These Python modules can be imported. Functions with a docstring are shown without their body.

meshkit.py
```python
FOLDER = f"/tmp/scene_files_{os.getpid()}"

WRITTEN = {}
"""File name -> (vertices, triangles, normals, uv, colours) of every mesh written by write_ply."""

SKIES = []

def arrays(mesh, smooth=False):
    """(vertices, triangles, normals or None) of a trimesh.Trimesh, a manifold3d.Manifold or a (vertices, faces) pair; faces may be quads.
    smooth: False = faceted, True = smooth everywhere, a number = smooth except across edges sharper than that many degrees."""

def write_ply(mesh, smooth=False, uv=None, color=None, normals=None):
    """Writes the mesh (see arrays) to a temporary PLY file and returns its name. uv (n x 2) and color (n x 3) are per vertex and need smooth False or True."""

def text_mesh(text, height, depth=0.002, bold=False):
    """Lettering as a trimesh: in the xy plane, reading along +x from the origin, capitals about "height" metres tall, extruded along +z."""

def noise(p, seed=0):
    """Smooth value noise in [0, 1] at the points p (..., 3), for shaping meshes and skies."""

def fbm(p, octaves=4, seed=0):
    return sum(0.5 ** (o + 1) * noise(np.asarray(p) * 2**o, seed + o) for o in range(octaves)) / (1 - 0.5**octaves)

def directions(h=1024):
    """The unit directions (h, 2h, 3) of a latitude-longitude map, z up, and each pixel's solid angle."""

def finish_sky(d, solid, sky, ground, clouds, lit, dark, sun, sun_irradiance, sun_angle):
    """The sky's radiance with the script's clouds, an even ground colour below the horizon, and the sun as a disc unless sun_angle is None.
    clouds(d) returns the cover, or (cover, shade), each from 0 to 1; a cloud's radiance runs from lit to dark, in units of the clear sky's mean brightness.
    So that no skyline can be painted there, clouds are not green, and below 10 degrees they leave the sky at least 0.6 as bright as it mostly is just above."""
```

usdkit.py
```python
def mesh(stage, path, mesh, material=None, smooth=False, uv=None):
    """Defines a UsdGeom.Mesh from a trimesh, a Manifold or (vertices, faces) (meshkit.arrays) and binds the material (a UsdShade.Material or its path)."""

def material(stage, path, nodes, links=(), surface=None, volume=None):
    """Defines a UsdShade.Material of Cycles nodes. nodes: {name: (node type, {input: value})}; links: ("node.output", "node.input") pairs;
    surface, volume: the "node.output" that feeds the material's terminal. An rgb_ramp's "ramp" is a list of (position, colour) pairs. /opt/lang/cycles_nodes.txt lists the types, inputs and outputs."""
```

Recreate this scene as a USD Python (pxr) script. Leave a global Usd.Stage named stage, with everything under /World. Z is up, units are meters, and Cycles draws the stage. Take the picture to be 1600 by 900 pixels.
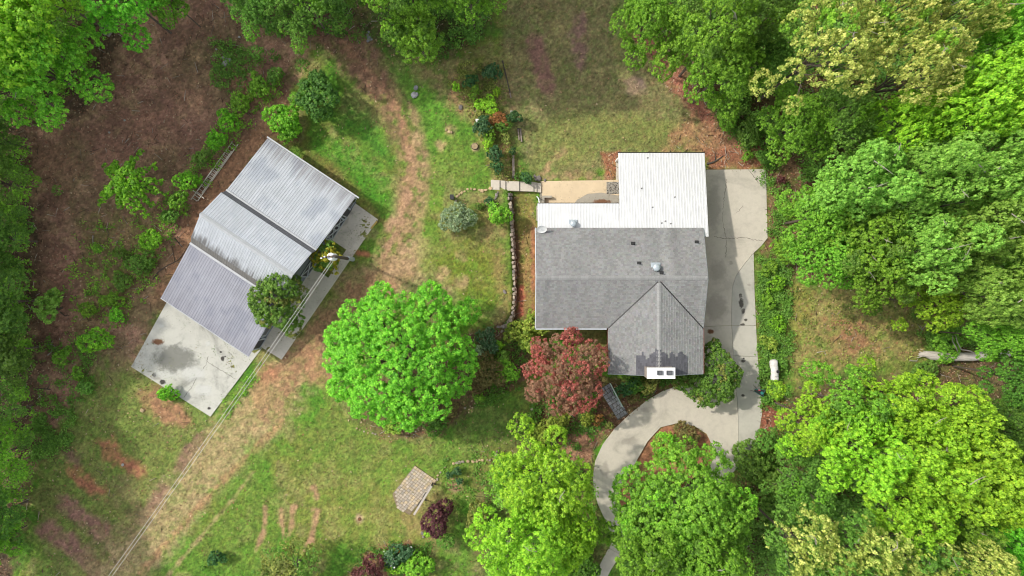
import math
import numpy as np
import trimesh
import shapely
from shapely.geometry import Polygon, LineString, box as sbox
from shapely.ops import split
from pxr import Usd, UsdGeom, UsdLux, UsdShade, Gf, Sdf, Vt
import meshkit
import usdkit

stage = Usd.Stage.CreateInMemory()
UsdGeom.SetStageUpAxis(stage, UsdGeom.Tokens.z)
UsdGeom.SetStageMetersPerUnit(stage, 1.0)
UsdGeom.Xform.Define(stage, '/World')
UsdGeom.Scope.Define(stage, '/World/Looks')

# ------------------------------------------------------------------ camera, sky, sun, exposure
H = 60.0                                   # drone height over the house ground
K = 90.0 / 1600.0                          # metres on the ground per photograph pixel
cam = UsdGeom.Camera.Define(stage, '/World/camera')
cam.CreateFocalLengthAttr(24.0)
cam.CreateHorizontalApertureAttr(36.0)
cam.CreateVerticalApertureAttr(20.25)
cam.CreateClippingRangeAttr(Gf.Vec2f(0.5, 3000.0))
cam.AddTranslateOp().Set(Gf.Vec3d(0, 0, H))
cam.CreateExposureAttr(0.70)

SUN = np.array([-0.92, 0.39, 0.0])
SUN /= np.linalg.norm(SUN)
ELEV = math.radians(43)
SUN = np.array([SUN[0] * math.cos(ELEV), SUN[1] * math.cos(ELEV), math.sin(ELEV)])
usdkit.material(stage, '/World/Looks/sky_light', {
    'sky': ('sky_texture', {'sky_type': 'single_scattering', 'sun_disc': False, 'sun_elevation': ELEV,
                            'sun_rotation': math.atan2(SUN[0], SUN[1]), 'aerosol_density': 2.0}),
    'hs': ('hsv', {'saturation': 0.2}),
    'bg': ('background_shader', {'strength': 0.15})},
    [('sky.color', 'hs.color'), ('hs.color', 'bg.color')], surface='bg.background')
sky = UsdLux.DomeLight.Define(stage, '/World/sky')
UsdShade.MaterialBindingAPI.Apply(sky.GetPrim()).Bind(UsdShade.Material.Get(stage, '/World/Looks/sky_light'))
sun = UsdLux.DistantLight.Define(stage, '/World/sun')
sun.CreateIntensityAttr(0.5)
sun.CreateAngleAttr(1.5)
sun.CreateColorAttr(Gf.Vec3f(1.0, 0.94, 0.83))
sun.GetPrim().CreateAttribute('inputs:normalize', Sdf.ValueTypeNames.Bool).Set(True)
zx = SUN
xx = np.cross([0, 0, 1.0], zx); xx /= np.linalg.norm(xx)
yx = np.cross(zx, xx)
sun.AddTransformOp().Set(Gf.Matrix4d(*xx, 0, *yx, 0, *zx, 0, 0, 0, 80, 1))

# ------------------------------------------------------------------ helpers
def lin(r, g, b, k=1.0):
    c = np.array([r, g, b], float) / 255.0
    return np.where(c <= 0.04045, c / 12.92, ((c + 0.055) / 1.055) ** 2.4) * k

def P(px, py, z=0.0):
    f = (H - z) / H
    return np.array([(px - 800) * K * f, (450 - py) * K * f])

def PP(pts, z=0.0):
    return np.array([P(a, b, z) for a, b in pts])

def sstep(a, b, x):
    t = np.clip((x - a) / (b - a), 0, 1)
    return t * t * (3 - 2 * t)

WALL_Y = [285, 300, 350, 400, 440, 480, 500, 520]
WALL_X = [797, 796, 799, 801, 803, 802, 797, 785]

def gz(x, y):
    """Height of the ground: the lawn to the left lies 0.7 m above the house's ground."""
    x = np.asarray(x, float); y = np.asarray(y, float)
    px, py = x / K + 800, 450 - y / K
    xw = np.interp(py, WALL_Y, WALL_X)
    w = np.interp(py, [150, 270, 290, 300, 495, 520, 600, 700], [160, 60, 40, 4, 4, 30, 60, 140])
    h = 0.7 * (1 - sstep(-1, 1, (px - xw) / w))
    far = sstep(700, 1400, np.abs(px - 800)) * sstep(400, 1200, np.abs(py - 450) + np.abs(px - 800) * 0.5)
    return h - 0.3 * far

def G(px, py):
    z = 0.0
    for _ in range(2):
        q = P(px, py, z); z = float(gz(*q))
    return np.array([q[0], q[1], z])

COUNT = {}
def path_of(name, parent=None):
    base = '/World' if parent is None else str(parent.GetPath())
    k = COUNT.get((base, name), 0); COUNT[(base, name)] = k + 1
    return f'{base}/{name}' if k == 0 else f'{base}/{name}_{k:03d}'

def tag(p, label=None, cat=None, group=None, kind=None):
    p = p.GetPrim() if hasattr(p, 'GetPrim') else p
    for k, v in (('label', label), ('category', cat), ('group', group), ('kind', kind)):
        if v: p.SetCustomDataByKey(k, v)
    return p

def thing(name, label=None, cat=None, loc=(0, 0, 0), rz=0.0, group=None, kind=None, scale=None):
    x = UsdGeom.Xform.Define(stage, path_of(name))
    x.AddTranslateOp().Set(Gf.Vec3d(*map(float, loc)))
    x.AddRotateZOp().Set(float(math.degrees(rz)))
    x.AddScaleOp().Set(Gf.Vec3f(*map(float, scale if scale is not None else (1, 1, 1))))
    return tag(x, label, cat, group, kind)

def put(name, mesh, mat, parent=None, smooth=False, col=None, label=None, cat=None, kind=None, group=None):
    m = usdkit.mesh(stage, path_of(name, parent), mesh, M[mat] if isinstance(mat, str) else mat, smooth=smooth)
    if col is not None:
        UsdGeom.PrimvarsAPI(m).CreatePrimvar('col', Sdf.ValueTypeNames.Color3fArray, 'vertex').Set(
            Vt.Vec3fArray.FromNumpy(np.asarray(col, np.float32)))
    return tag(m, label, cat, group, kind)

def copy_of(root, name, label, loc, rz=0.0, scale=(1, 1, 1), group=None):
    was = root.GetCustomData()
    t = thing(name, label, was.get('category'), loc, rz, group or was.get('group'), None, scale)
    t.GetReferences().AddInternalReference(root.GetPath())
    t.SetInstanceable(True)
    return t

def cat_mesh(parts):
    vs, fs, n = [], [], 0
    for p in parts:
        v, f = (p.vertices, p.faces) if hasattr(p, 'vertices') else p
        v = np.asarray(v, float); f = np.asarray(f, int)
        if f.shape[1] == 4: f = np.vstack([f[:, [0, 1, 2]], f[:, [0, 2, 3]]])
        vs.append(v); fs.append(f + n); n += len(v)
    return np.vstack(vs), np.vstack(fs)

BOXF = np.array([[0, 3, 2, 1], [4, 5, 6, 7], [0, 1, 5, 4], [1, 2, 6, 5], [2, 3, 7, 6], [3, 0, 4, 7]])
def bx(x0, x1, y0, y1, z0, z1):
    v = np.array([[x0, y0, z0], [x1, y0, z0], [x1, y1, z0], [x0, y1, z0], [x0, y0, z1], [x1, y0, z1], [x1, y1, z1], [x0, y1, z1]], float)
    return v, BOXF

def obox(a, b, w, z0, z1):
    """box along the line a->b (2d), width w"""
    a = np.asarray(a, float)[:2]; b = np.asarray(b, float)[:2]
    d = (b - a) / np.linalg.norm(b - a); n = np.array([-d[1], d[0]]) * w / 2
    q = [a - n, b - n, b + n, a + n]
    return np.array([[*p, z0] for p in q] + [[*p, z1] for p in q]), BOXF

def extrude(poly, z0, z1):
    if not isinstance(poly, Polygon): poly = Polygon(poly)
    poly = shapely.geometry.polygon.orient(poly.buffer(0))
    m = trimesh.creation.extrude_polygon(poly, z1 - z0, engine='earcut')
    m.apply_translation([0, 0, z0])
    return m

def tube(pts, rad, n=7, cap=True):
    pts = np.asarray(pts, float); rad = np.broadcast_to(np.asarray(rad, float), (len(pts),))
    t = np.gradient(pts, axis=0); t /= np.maximum(np.linalg.norm(t, axis=1, keepdims=True), 1e-9)
    ref = np.array([0, 0, 1.0]) if abs(t[:, 2]).mean() < 0.8 else np.array([1.0, 0, 0])
    a = np.cross(t, ref); a /= np.maximum(np.linalg.norm(a, axis=1, keepdims=True), 1e-9)
    b = np.cross(t, a)
    th = np.arange(n) * 2 * np.pi / n
    v = (pts[:, None] + rad[:, None, None] * (a[:, None] * np.cos(th)[None, :, None] + b[:, None] * np.sin(th)[None, :, None])).reshape(-1, 3)
    f = []
    for i in range(len(pts) - 1):
        for j in range(n):
            k = (j + 1) % n
            f += [[i * n + j, i * n + k, (i + 1) * n + k], [i * n + j, (i + 1) * n + k, (i + 1) * n + j]]
    if cap:
        v = np.vstack([v, pts[:1], pts[-1:]])
        c0, c1 = len(v) - 2, len(v) - 1
        for j in range(n):
            k = (j + 1) % n
            f += [[c0, k, j], [c1, (len(pts) - 1) * n + j, (len(pts) - 1) * n + k]]
    return v, np.array(f)

def cyl(x, y, z0, z1, r, n=16, r2=None):
    return tube([[x, y, z0], [x, y, z1]], [r, r if r2 is None else r2], n)

def stone(rng, c, sx, sy, sz, rz=0.0, sub=1):
    m = trimesh.creation.icosphere(subdivisions=sub)
    v = np.array(m.vertices)
    v = np.sign(v) * np.abs(v) ** 0.7
    v *= 1 + rng.normal(0, 0.09, (len(v), 1))
    v *= [sx / 2, sy / 2, sz / 2]
    ca, sa = math.cos(rz), math.sin(rz)
    v = np.c_[v[:, 0] * ca - v[:, 1] * sa, v[:, 0] * sa + v[:, 1] * ca, v[:, 2]]
    return v + np.asarray(c), m.faces

def walk(pts, step, rng=None, jit=0.0):
    pts = np.asarray(pts, float); seg = np.linalg.norm(np.diff(pts[:, :2], axis=0), axis=1); s = np.r_[0, np.cumsum(seg)]
    out = []; d = step / 2
    while d < s[-1]:
        p = np.array([np.interp(d, s, pts[:, k]) for k in range(pts.shape[1])])
        q = np.array([np.interp(min(d + .05, s[-1]), s, pts[:, k]) for k in range(2)]); r = np.array([np.interp(max(d - .05, 0), s, pts[:, k]) for k in range(2)])
        out.append((p, math.atan2(*(q - r)[::-1])))
        d += step * (1 + (rng.uniform(-jit, jit) if rng is not None else 0))
    return out

# ------------------------------------------------------------------ materials
M = {}
def mat(name, color, rough=0.8, var=0.25, scale=3.0, bump=0.0, metallic=0.0, detail=4.0, spec=None, obj_var=0.0, stretch=None):
    color = np.asarray(color, float)
    nodes = {'g': ('geometry', {}), 'mp': ('mapping', {'scale': stretch or (1, 1, 1)}),
             'n': ('noise_texture', {'scale': scale, 'detail': detail, 'roughness': 0.65}),
             'r': ('rgb_ramp', {'ramp': [(0.25, tuple(np.clip(color * (1 - var), 0, 1))), (0.75, tuple(np.clip(color * (1 + var), 0, 1)))]}),
             'p': ('principled_bsdf', {'roughness': rough, 'metallic': metallic})}
    links = [('g.position', 'mp.vector'), ('mp.vector', 'n.vector'), ('n.fac', 'r.fac')]
    out = 'r.color'
    if obj_var:
        nodes |= {'oi': ('object_info', {}), 'mr': ('map_range', {'to_min': 1 - obj_var, 'to_max': 1 + obj_var}), 'hs': ('hsv', {})}
        links += [('oi.random', 'mr.value'), ('mr.result', 'hs.value'), (out, 'hs.color')]
        out = 'hs.color'
    links.append((out, 'p.base_color'))
    if bump:
        nodes['b'] = ('bump', {'strength': bump, 'distance': 0.05})
        links += [('n.fac', 'b.height'), ('b.normal', 'p.normal')]
    M[name] = usdkit.material(stage, f'/World/Looks/{name}', nodes, links, surface='p.BSDF')

def vmat(name, rough=0.8, var=0.2, scale=4.0, bump=0.0, metallic=0.0, detail=6.0, obj_var=0.0):
    """colour from the mesh's own vertex colours, times fine noise"""
    nodes = {'a': ('attribute', {'attribute': 'col'}), 'g': ('geometry', {}),
             'n': ('noise_texture', {'scale': scale, 'detail': detail, 'roughness': 0.7}),
             'r': ('rgb_ramp', {'ramp': [(0.30, (1 - var,) * 3), (0.70, (1 + var,) * 3)]}),
             'm': ('mix_color', {'blend_type': 'multiply', 'fac': 1.0, 'use_clamp': False}),
             'p': ('principled_bsdf', {'roughness': rough, 'metallic': metallic})}
    links = [('g.position', 'n.vector'), ('n.fac', 'r.fac'), ('a.color', 'm.a'), ('r.color', 'm.b'), ('m.result', 'p.base_color')]
    if bump:
        nodes['b'] = ('bump', {'strength': bump, 'distance': 0.05})
        links += [('n.fac', 'b.height'), ('b.normal', 'p.normal')]
    M[name] = usdkit.material(stage, f'/World/Looks/{name}', nodes, links, surface='p.BSDF')

vmat('ground', rough=0.95, var=0.42, scale=5.0, bump=0.7, detail=10.0)
vmat('metal_sheet', rough=0.5, var=0.07, scale=1.2, metallic=0.08)
vmat('shingle', rough=0.95, var=0.16, scale=14.0, bump=0.2)
vmat('grass_blade', rough=0.8, var=0.1, scale=6.0)
M['leaf'] = usdkit.material(stage, '/World/Looks/leaf', {
    'a': ('attribute', {'attribute': 'col'}), 'oi': ('object_info', {}),
    'mr': ('map_range', {'to_min': 0.88, 'to_max': 1.12}), 'mh': ('map_range', {'to_min': 0.488, 'to_max': 0.512}),
    'hs': ('hsv', {}), 'p': ('principled_bsdf', {'roughness': 0.55}), 't': ('translucent_bsdf', {}),
    'mx': ('mix_closure', {'fac': 0.42})},
    [('a.color', 'hs.color'), ('oi.random', 'mr.value'), ('oi.random', 'mh.value'), ('mr.result', 'hs.value'), ('mh.result', 'hs.hue'), ('hs.color', 'p.base_color'), ('hs.color', 't.color'),
     ('p.BSDF', 'mx.closure1'), ('t.BSDF', 'mx.closure2')], surface='mx.closure')

def concrete(name, color, v1, v2, s1=0.35, s2=2.2, dark=0.72):
    color = np.asarray(color, float)
    M[name] = usdkit.material(stage, f'/World/Looks/{name}', {
        'g': ('geometry', {}), 'n1': ('noise_texture', {'scale': s1, 'detail': 9.0, 'roughness': 0.68, 'distortion': 0.6}), 'n2': ('noise_texture', {'scale': s2, 'detail': 8.0, 'roughness': 0.75}),
        'n3': ('noise_texture', {'scale': 22.0, 'detail': 3.0}),
        'r1': ('rgb_ramp', {'ramp': [(0.32, tuple(color * (1 - v1))), (0.46, tuple(color)), (0.60, tuple(color * 1.04)), (0.72, tuple(color * (1 - v1 * .45)))]}),
        'r2': ('rgb_ramp', {'ramp': [(0.30, (1 - v2,) * 3), (0.50, (1, 1, 1)), (0.75, (1 + v2 * .4,) * 3)]}),
        'r3': ('rgb_ramp', {'ramp': [(0.3, (0.93, 0.93, 0.93)), (0.7, (1.05, 1.05, 1.05))]}),
        'm': ('mix_color', {'blend_type': 'multiply', 'fac': 1.0, 'use_clamp': False}), 'm2': ('mix_color', {'blend_type': 'multiply', 'fac': 1.0, 'use_clamp': False}), 'p': ('principled_bsdf', {'roughness': 0.9})},
        [('g.position', 'n1.vector'), ('g.position', 'n2.vector'), ('g.position', 'n3.vector'), ('n1.fac', 'r1.fac'), ('n2.fac', 'r2.fac'), ('n3.fac', 'r3.fac'), ('r1.color', 'm.a'), ('r2.color', 'm.b'), ('m.result', 'm2.a'), ('r3.color', 'm2.b'), ('m2.result', 'p.base_color')], surface='p.BSDF')
def stain_mat(name, color, strength, scale=3.0):
    M[name] = usdkit.material(stage, f'/World/Looks/{name}', {
        'a': ('attribute', {'attribute': 'col'}), 'g': ('geometry', {}), 'n': ('noise_texture', {'scale': scale, 'detail': 8.0, 'roughness': 0.7}),
        'mu': ('math', {'math_type': 'multiply_add', 'value2': 1.5, 'value3': -0.75}), 'ad': ('math', {'math_type': 'add'}),
        'mr': ('map_range', {'from_min': 0.32, 'from_max': 0.72, 'to_min': 0.0, 'to_max': strength, 'clamp': True}),
        'p': ('principled_bsdf', {'roughness': 0.9, 'base_color': tuple(color)}), 't': ('transparent_bsdf', {}), 'mx': ('mix_closure', {})},
        [('g.position', 'n.vector'), ('n.fac', 'mu.value1'), ('mu.value', 'ad.value1'), ('a.fac', 'ad.value2'), ('ad.value', 'mr.value'), ('mr.result', 'mx.fac'), ('t.BSDF', 'mx.closure1'), ('p.BSDF', 'mx.closure2')], surface='mx.closure')
CONC = lin(202, 194, 180, 0.88)
concrete('concrete', CONC, 0.22, 0.12)
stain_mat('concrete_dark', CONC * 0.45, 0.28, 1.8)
concrete('concrete_strip', CONC * np.array([0.93, 0.97, 1.0]) * 0.92, 0.14, 0.10, 0.5)
concrete('concrete_pad', lin(192, 191, 182, 0.92), 0.40, 0.16, 0.42, 1.6)
concrete('concrete_apron', lin(196, 188, 176, 1.15), 0.2, 0.14, 0.5)
mat('concrete_step', lin(214, 204, 188, 0.75), 0.9, 0.08, 2.0)
mat('tan_patio', lin(222, 200, 166, 0.82), 0.9, 0.1, 0.8, detail=8)
mat('grey_patio', lin(188, 180, 164, 0.68), 0.9, 0.1, 1.2, detail=8)
mat('trim_grey', lin(196, 199, 203, 0.72), 0.5, 0.1, 3)
mat('crack', lin(104, 99, 90, 0.75), 0.95, 0.2, 5)
stain_mat('oil', CONC * 0.16, 0.9, 5.0)
stain_mat('rust_stain', lin(140, 95, 62, 0.6), 0.8, 4.0)
mat('rust', lin(140, 95, 62, 0.6), 0.9, 0.3, 6)
stain_mat('pale_patch', lin(214, 214, 208, 0.9), 0.7, 2.2)
stain_mat('grey_patch', lin(140, 140, 132, 0.8), 0.8, 1.6)
stain_mat('dark_stain', lin(70, 66, 62, 0.7), 0.85, 4.0)
mat('white_metal', (0.62, 0.62, 0.615), 0.5, 0.035, 0.8, detail=8)
mat('white_paint', (0.78, 0.78, 0.76), 0.5, 0.05, 3)
mat('bright_white', (0.74, 0.74, 0.73), 0.5, 0.02, 3)
mat('brick_red', lin(150, 78, 62, 0.8), 0.9, 0.25, 14)
mat('barn_wall', lin(118, 126, 134, 0.7), 0.8, 0.12, 1.5)
mat('barn_trim', lin(190, 196, 200, 0.7), 0.7, 0.1, 2)
mat('dark_opening', (0.012, 0.013, 0.015), 0.5, 0.2, 2)
mat('dark_metal', (0.02, 0.02, 0.02), 0.5, 0.2, 5)
mat('gutter', lin(200, 206, 212, 0.8), 0.4, 0.06, 3)
mat('galvanised', lin(196, 206, 212, 0.8), 0.35, 0.08, 3, metallic=0.4)
mat('transformer_white', (0.75, 0.78, 0.8), 0.4, 0.05, 3)
mat('chimney_brick', lin(170, 158, 148, 0.66), 0.9, 0.2, 12)
mat('flue_grey', lin(120, 124, 128, 0.5), 0.6, 0.1, 6)
mat('wire', lin(205, 202, 196, 0.75), 0.5, 0.05, 1)
mat('pole_wood', lin(92, 84, 78, 0.7), 0.9, 0.3, 5)
mat('bark', lin(118, 104, 90, 0.5), 0.95, 0.35, 4, 0.3)
mat('pale_bark', lin(188, 178, 166, 0.6), 0.95, 0.25, 4, 0.2)
mat('log_bark', lin(200, 192, 182, 0.8), 0.95, 0.3, 5, 0.5, stretch=(0.4, 1.4, 1.4))
mat('aluminium', lin(222, 214, 200, 0.9), 0.45, 0.08, 5, metallic=0.2)
mat('stone_pale', lin(190, 176, 158, 0.66), 0.95, 0.25, 6, 0.3, obj_var=0.25)
mat('stone_grey', lin(148, 140, 134, 0.62), 0.95, 0.28, 6, 0.3, obj_var=0.25)
mat('stone_tan', lin(206, 180, 140, 0.66), 0.95, 0.25, 6, 0.3, obj_var=0.25)
mat('paver_a', lin(198, 184, 166, 0.8), 0.95, 0.2, 5, 0.2, obj_var=0.15)
mat('paver_b', lin(182, 172, 160, 0.75), 0.95, 0.2, 5, 0.2, obj_var=0.15)
mat('paver_c', lin(206, 186, 154, 0.8), 0.95, 0.2, 5, 0.2, obj_var=0.15)
mat('paver_sand', lin(160, 142, 116, 0.6), 0.95, 0.3, 6)
mat('slate', lin(158, 158, 162, 0.75), 0.9, 0.35, 5, 0.2, obj_var=0.2)
mat('timber_grey', lin(176, 160, 146, 0.6), 0.9, 0.25, 6)
mat('timber_rail', lin(206, 196, 186, 0.68), 0.9, 0.15, 6)
mat('tank_white', (0.60, 0.57, 0.55), 0.6, 0.28, 3.0, detail=9)
mat('teal_paint', lin(60, 140, 130, 0.7), 0.5, 0.1, 3)
mat('red_paint', lin(190, 80, 90, 0.7), 0.5, 0.1, 3)
mat('cinder', lin(176, 166, 156, 0.6), 0.95, 0.2, 8)
mat('rail_green', lin(176, 196, 184, 0.85), 0.5, 0.08, 4)
mat('glass_dark', (0.02, 0.025, 0.03), 0.08, 0.1, 2)
mat('yellow_paint', lin(210, 180, 90, 0.7), 0.6, 0.1, 3)
mat('flower_white', (0.8, 0.78, 0.76), 0.7, 0.1, 8)
mat('flower_orange', lin(226, 160, 40, 0.8), 0.7, 0.15, 8)
mat('mat_white', lin(190, 188, 182, 0.66), 0.9, 0.15, 5)

# ------------------------------------------------------------------ ground: one sheet, fine in the garden, coarse to the horizon
def axis(half, step):
    a = np.arange(-half, half + step / 2, step)
    out, d = [], step
    x = half
    while x < 900:
        d *= 1.35; x += d; out.append(x)
    out = np.array(out)
    return np.r_[-out[::-1], a, out]
STEP = 0.125
gxs, gys = axis(48.0, STEP), axis(28.0, STEP)
GX, GY = np.meshgrid(gxs, gys)
gxf, gyf = GX.ravel(), GY.ravel()
GZ0 = gz(gxf, gyf)
PXG = 800 + gxf / (K * (H - GZ0) / H)
PYG = 450 - gyf / (K * (H - GZ0) / H)
pp3 = np.c_[PXG, PYG, np.zeros(len(PXG))]
NB = meshkit.fbm(pp3 / 90.0, 4, 1)          # broad patches
NM = meshkit.fbm(pp3 / 26.0, 4, 2)          # clumps
NS = meshkit.fbm(pp3 / 8.0, 3, 3)           # tufts
NF = meshkit.noise(pp3 / 2.6, 4)
NW = meshkit.fbm(pp3 / 14.0, 3, 5)          # wobble for edges

def mixc(a, b, w):
    return a + (np.asarray(b) - a) * w[:, None]

EX = 0.70                                    # photograph's sunlit colour -> base colour
def c(r, g, b, k=1.0):
    q = lin(r, g, b, EX * k)
    s = 0.10 if r > g else 0.0               # bare earth is greyer than it photographs
    return q * (1 - s) + q.mean() * s
GREEN, OLIVE, DRY, VIVID = c(106, 146, 46), c(126, 142, 58), c(176, 160, 102), c(84, 152, 32)
SOIL, SOILD, CLAY, REDC, TAN = c(190, 142, 116), c(150, 106, 88), c(182, 132, 94), c(180, 112, 80), c(190, 164, 116)
MULCH, LITTER, PURP = c(172, 108, 82), c(150, 112, 78), c(158, 112, 98)
FOREST = c(92, 74, 52)

COL = np.tile(OLIVE, (len(gxf), 1))
COL = mixc(COL, GREEN, sstep(0.40, 0.62, NB))
COL = mixc(COL, DRY, sstep(0.50, 0.68, NM) * 0.5)
COL = mixc(COL, VIVID, sstep(0.52, 0.70, 1 - NM) * 0.6)
GRASS = np.ones(len(gxf))                    # how grassy
LITT = np.zeros(len(gxf))                    # how much fallen leaf

def sd(pts, closed, x, y):
    """signed distance (negative inside when closed) in pixels"""
    p = np.asarray(pts, float)
    q = np.roll(p, -1, 0) if closed else p[1:]
    a = p if closed else p[:-1]
    d2 = np.full(len(x), 1e18); inside = np.zeros(len(x), bool)
    for (x0, y0), (x1, y1) in zip(a, q):
        dx, dy = x1 - x0, y1 - y0
        t = np.clip(((x - x0) * dx + (y - y0) * dy) / max(dx * dx + dy * dy, 1e-9), 0, 1)
        d2 = np.minimum(d2, (x - x0 - t * dx) ** 2 + (y - y0 - t * dy) ** 2)
        if closed and y0 != y1:
            inside ^= ((y0 > y) != (y1 > y)) & (x < dx * (y - y0) / dy + x0)
    d = np.sqrt(d2)
    return np.where(inside, -d, d) if closed else d

def paint(pts, col, strength=1.0, soft=8.0, wob=14.0, width=None, mott=0.35, grass=None, litter=None, noise=None):
    """a patch of ground: polygon, or polyline of the given width (a pair tapers)"""
    p = np.asarray(pts, float)
    m = soft + wob + (width or 0) + 4
    s = np.where((PXG > p[:, 0].min() - m) & (PXG < p[:, 0].max() + m) & (PYG > p[:, 1].min() - m) & (PYG < p[:, 1].max() + m))[0]
    if not len(s): return
    if len(p) == 1:
        d = np.hypot(PXG[s] - p[0, 0], PYG[s] - p[0, 1]) - width
    elif width:
        d = sd(p, False, PXG[s], PYG[s]) - width / 2
    else:
        d = sd(p, True, PXG[s], PYG[s])
    d = d + (NW[s] - 0.5) * 2 * wob + (NS[s] - 0.5) * soft
    w = sstep(soft, -soft, d) * strength
    w = w * (1 - mott * sstep(0.45, 0.65, NS[s] if noise is None else noise[s]))
    COL[s] = mixc(COL[s], col, w)
    if grass is not None: GRASS[s] += (grass - GRASS[s]) * w
    if litter is not None: LITT[s] += (litter - LITT[s]) * w

# woods all round: leaf litter
for poly in ([(-900, -900), (545, -900), (520, 40), (470, 90), (415, 215), (330, 330), (245, 470), (205, 575), (160, 560), (110, 640), (60, 720), (30, 800), (0, 900), (-900, 1500)],):
    paint(poly, SOIL, 1.0, 18, 20, mott=0.25, grass=0.12, litter=0.3)
    paint(poly, SOILD, 0.75, 20, 20, mott=1.0, noise=NM)
paint([(-900, -900), (170, -900), (200, 60), (140, 180), (40, 190), (60, 330), (70, 600), (30, 760), (-20, 1500), (-900, 1500)], FOREST, 0.9, 20, 20, grass=0.05, litter=0.7)
paint([(330, -900), (800, -900), (760, 60), (690, 95), (600, 75), (540, 55), (400, 40)], FOREST, 0.8, 20, 14, grass=0.1, litter=0.6)
paint([(960, -900), (3000, -900), (3000, 420), (1450, 500), (1400, 470), (1240, 440), (1215, 260), (1130, 190), (1040, 90)], c(120, 88, 60), 0.95, 14, 10, grass=0.1, litter=0.9)
paint([(1200, 640), (1290, 590), (1440, 590), (1500, 540), (3000, 400), (3000, 2000), (1150, 2000), (1160, 750)], c(112, 86, 56), 0.9, 14, 10, grass=0.1, litter=0.9)
paint([(740, 700), (830, 640), (900, 680), (935, 760), (930, 2000), (720, 2000)], c(120, 110, 60), 0.7, 14, 12, grass=0.6, litter=0.3)
# moss and weeds in the cleared left ground
for q, w in (((330, 120), 60), ((360, 60), 40), ((150, 330), 45), ((170, 420), 40), ((110, 260), 40), ((260, 250), 30), ((130, 560), 40)):
    paint([q], c(128, 116, 70), 0.65, 22, 26, width=w, mott=0.6, grass=0.5)
paint([(130, 340), (250, 330), (265, 400), (215, 500), (120, 520)], c(128, 128, 62), 0.55, 20, 18, mott=0.5, grass=0.7)
for q, w in (((300, 160), 34), ((240, 200), 36), ((100, 430), 26), ((80, 260), 30), ((90, 500), 26), ((180, 250), 30)):
    paint([q], c(176, 126, 102), 0.6, 18, 22, width=w, mott=0.4)
paint([(425, 195), (370, 250), (330, 310), (300, 360), (280, 420), (250, 470)], CLAY * 0.86, 0.95, 8, 5, width=34, mott=0.2, grass=0.05, litter=0.2)
paint([(380, 130), (430, 170), (440, 215)], CLAY * 0.9, 0.7, 12, 8, width=40, grass=0.2)
# lower left grass and its bare patches
paint([(205, 560), (260, 600), (330, 650), (300, 760), (190, 900), (60, 900), (60, 720), (120, 640), (160, 570)], c(132, 142, 72), 0.85, 18, 20, mott=0.25, grass=0.95, litter=0.1)
paint([(205, 480), (250, 470), (265, 480), (215, 560), (170, 600), (150, 560)], c(140, 122, 80), 0.8, 14, 10, grass=0.6)
paint([(175, 505), (205, 520), (220, 560)], SOIL, 0.7, 10, 8, width=26)
for poly, col in (([(218, 608), (245, 604), (285, 632), (300, 664), (270, 666), (226, 640)], CLAY * 0.92), ([(148, 690), (175, 684), (200, 712), (232, 738), (215, 746), (176, 728)], REDC),
                  ([(106, 728), (124, 732), (152, 756), (175, 766), (168, 776), (140, 770), (108, 745)], REDC)):
    paint(poly, col * 1.08, 0.95, 8, 8, mott=0.28, grass=0.05)
paint([(104, 788), (128, 806), (160, 832)], PURP * 1.08, 0.95, 8, 7, width=29, mott=0.28, grass=0.05)
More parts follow.
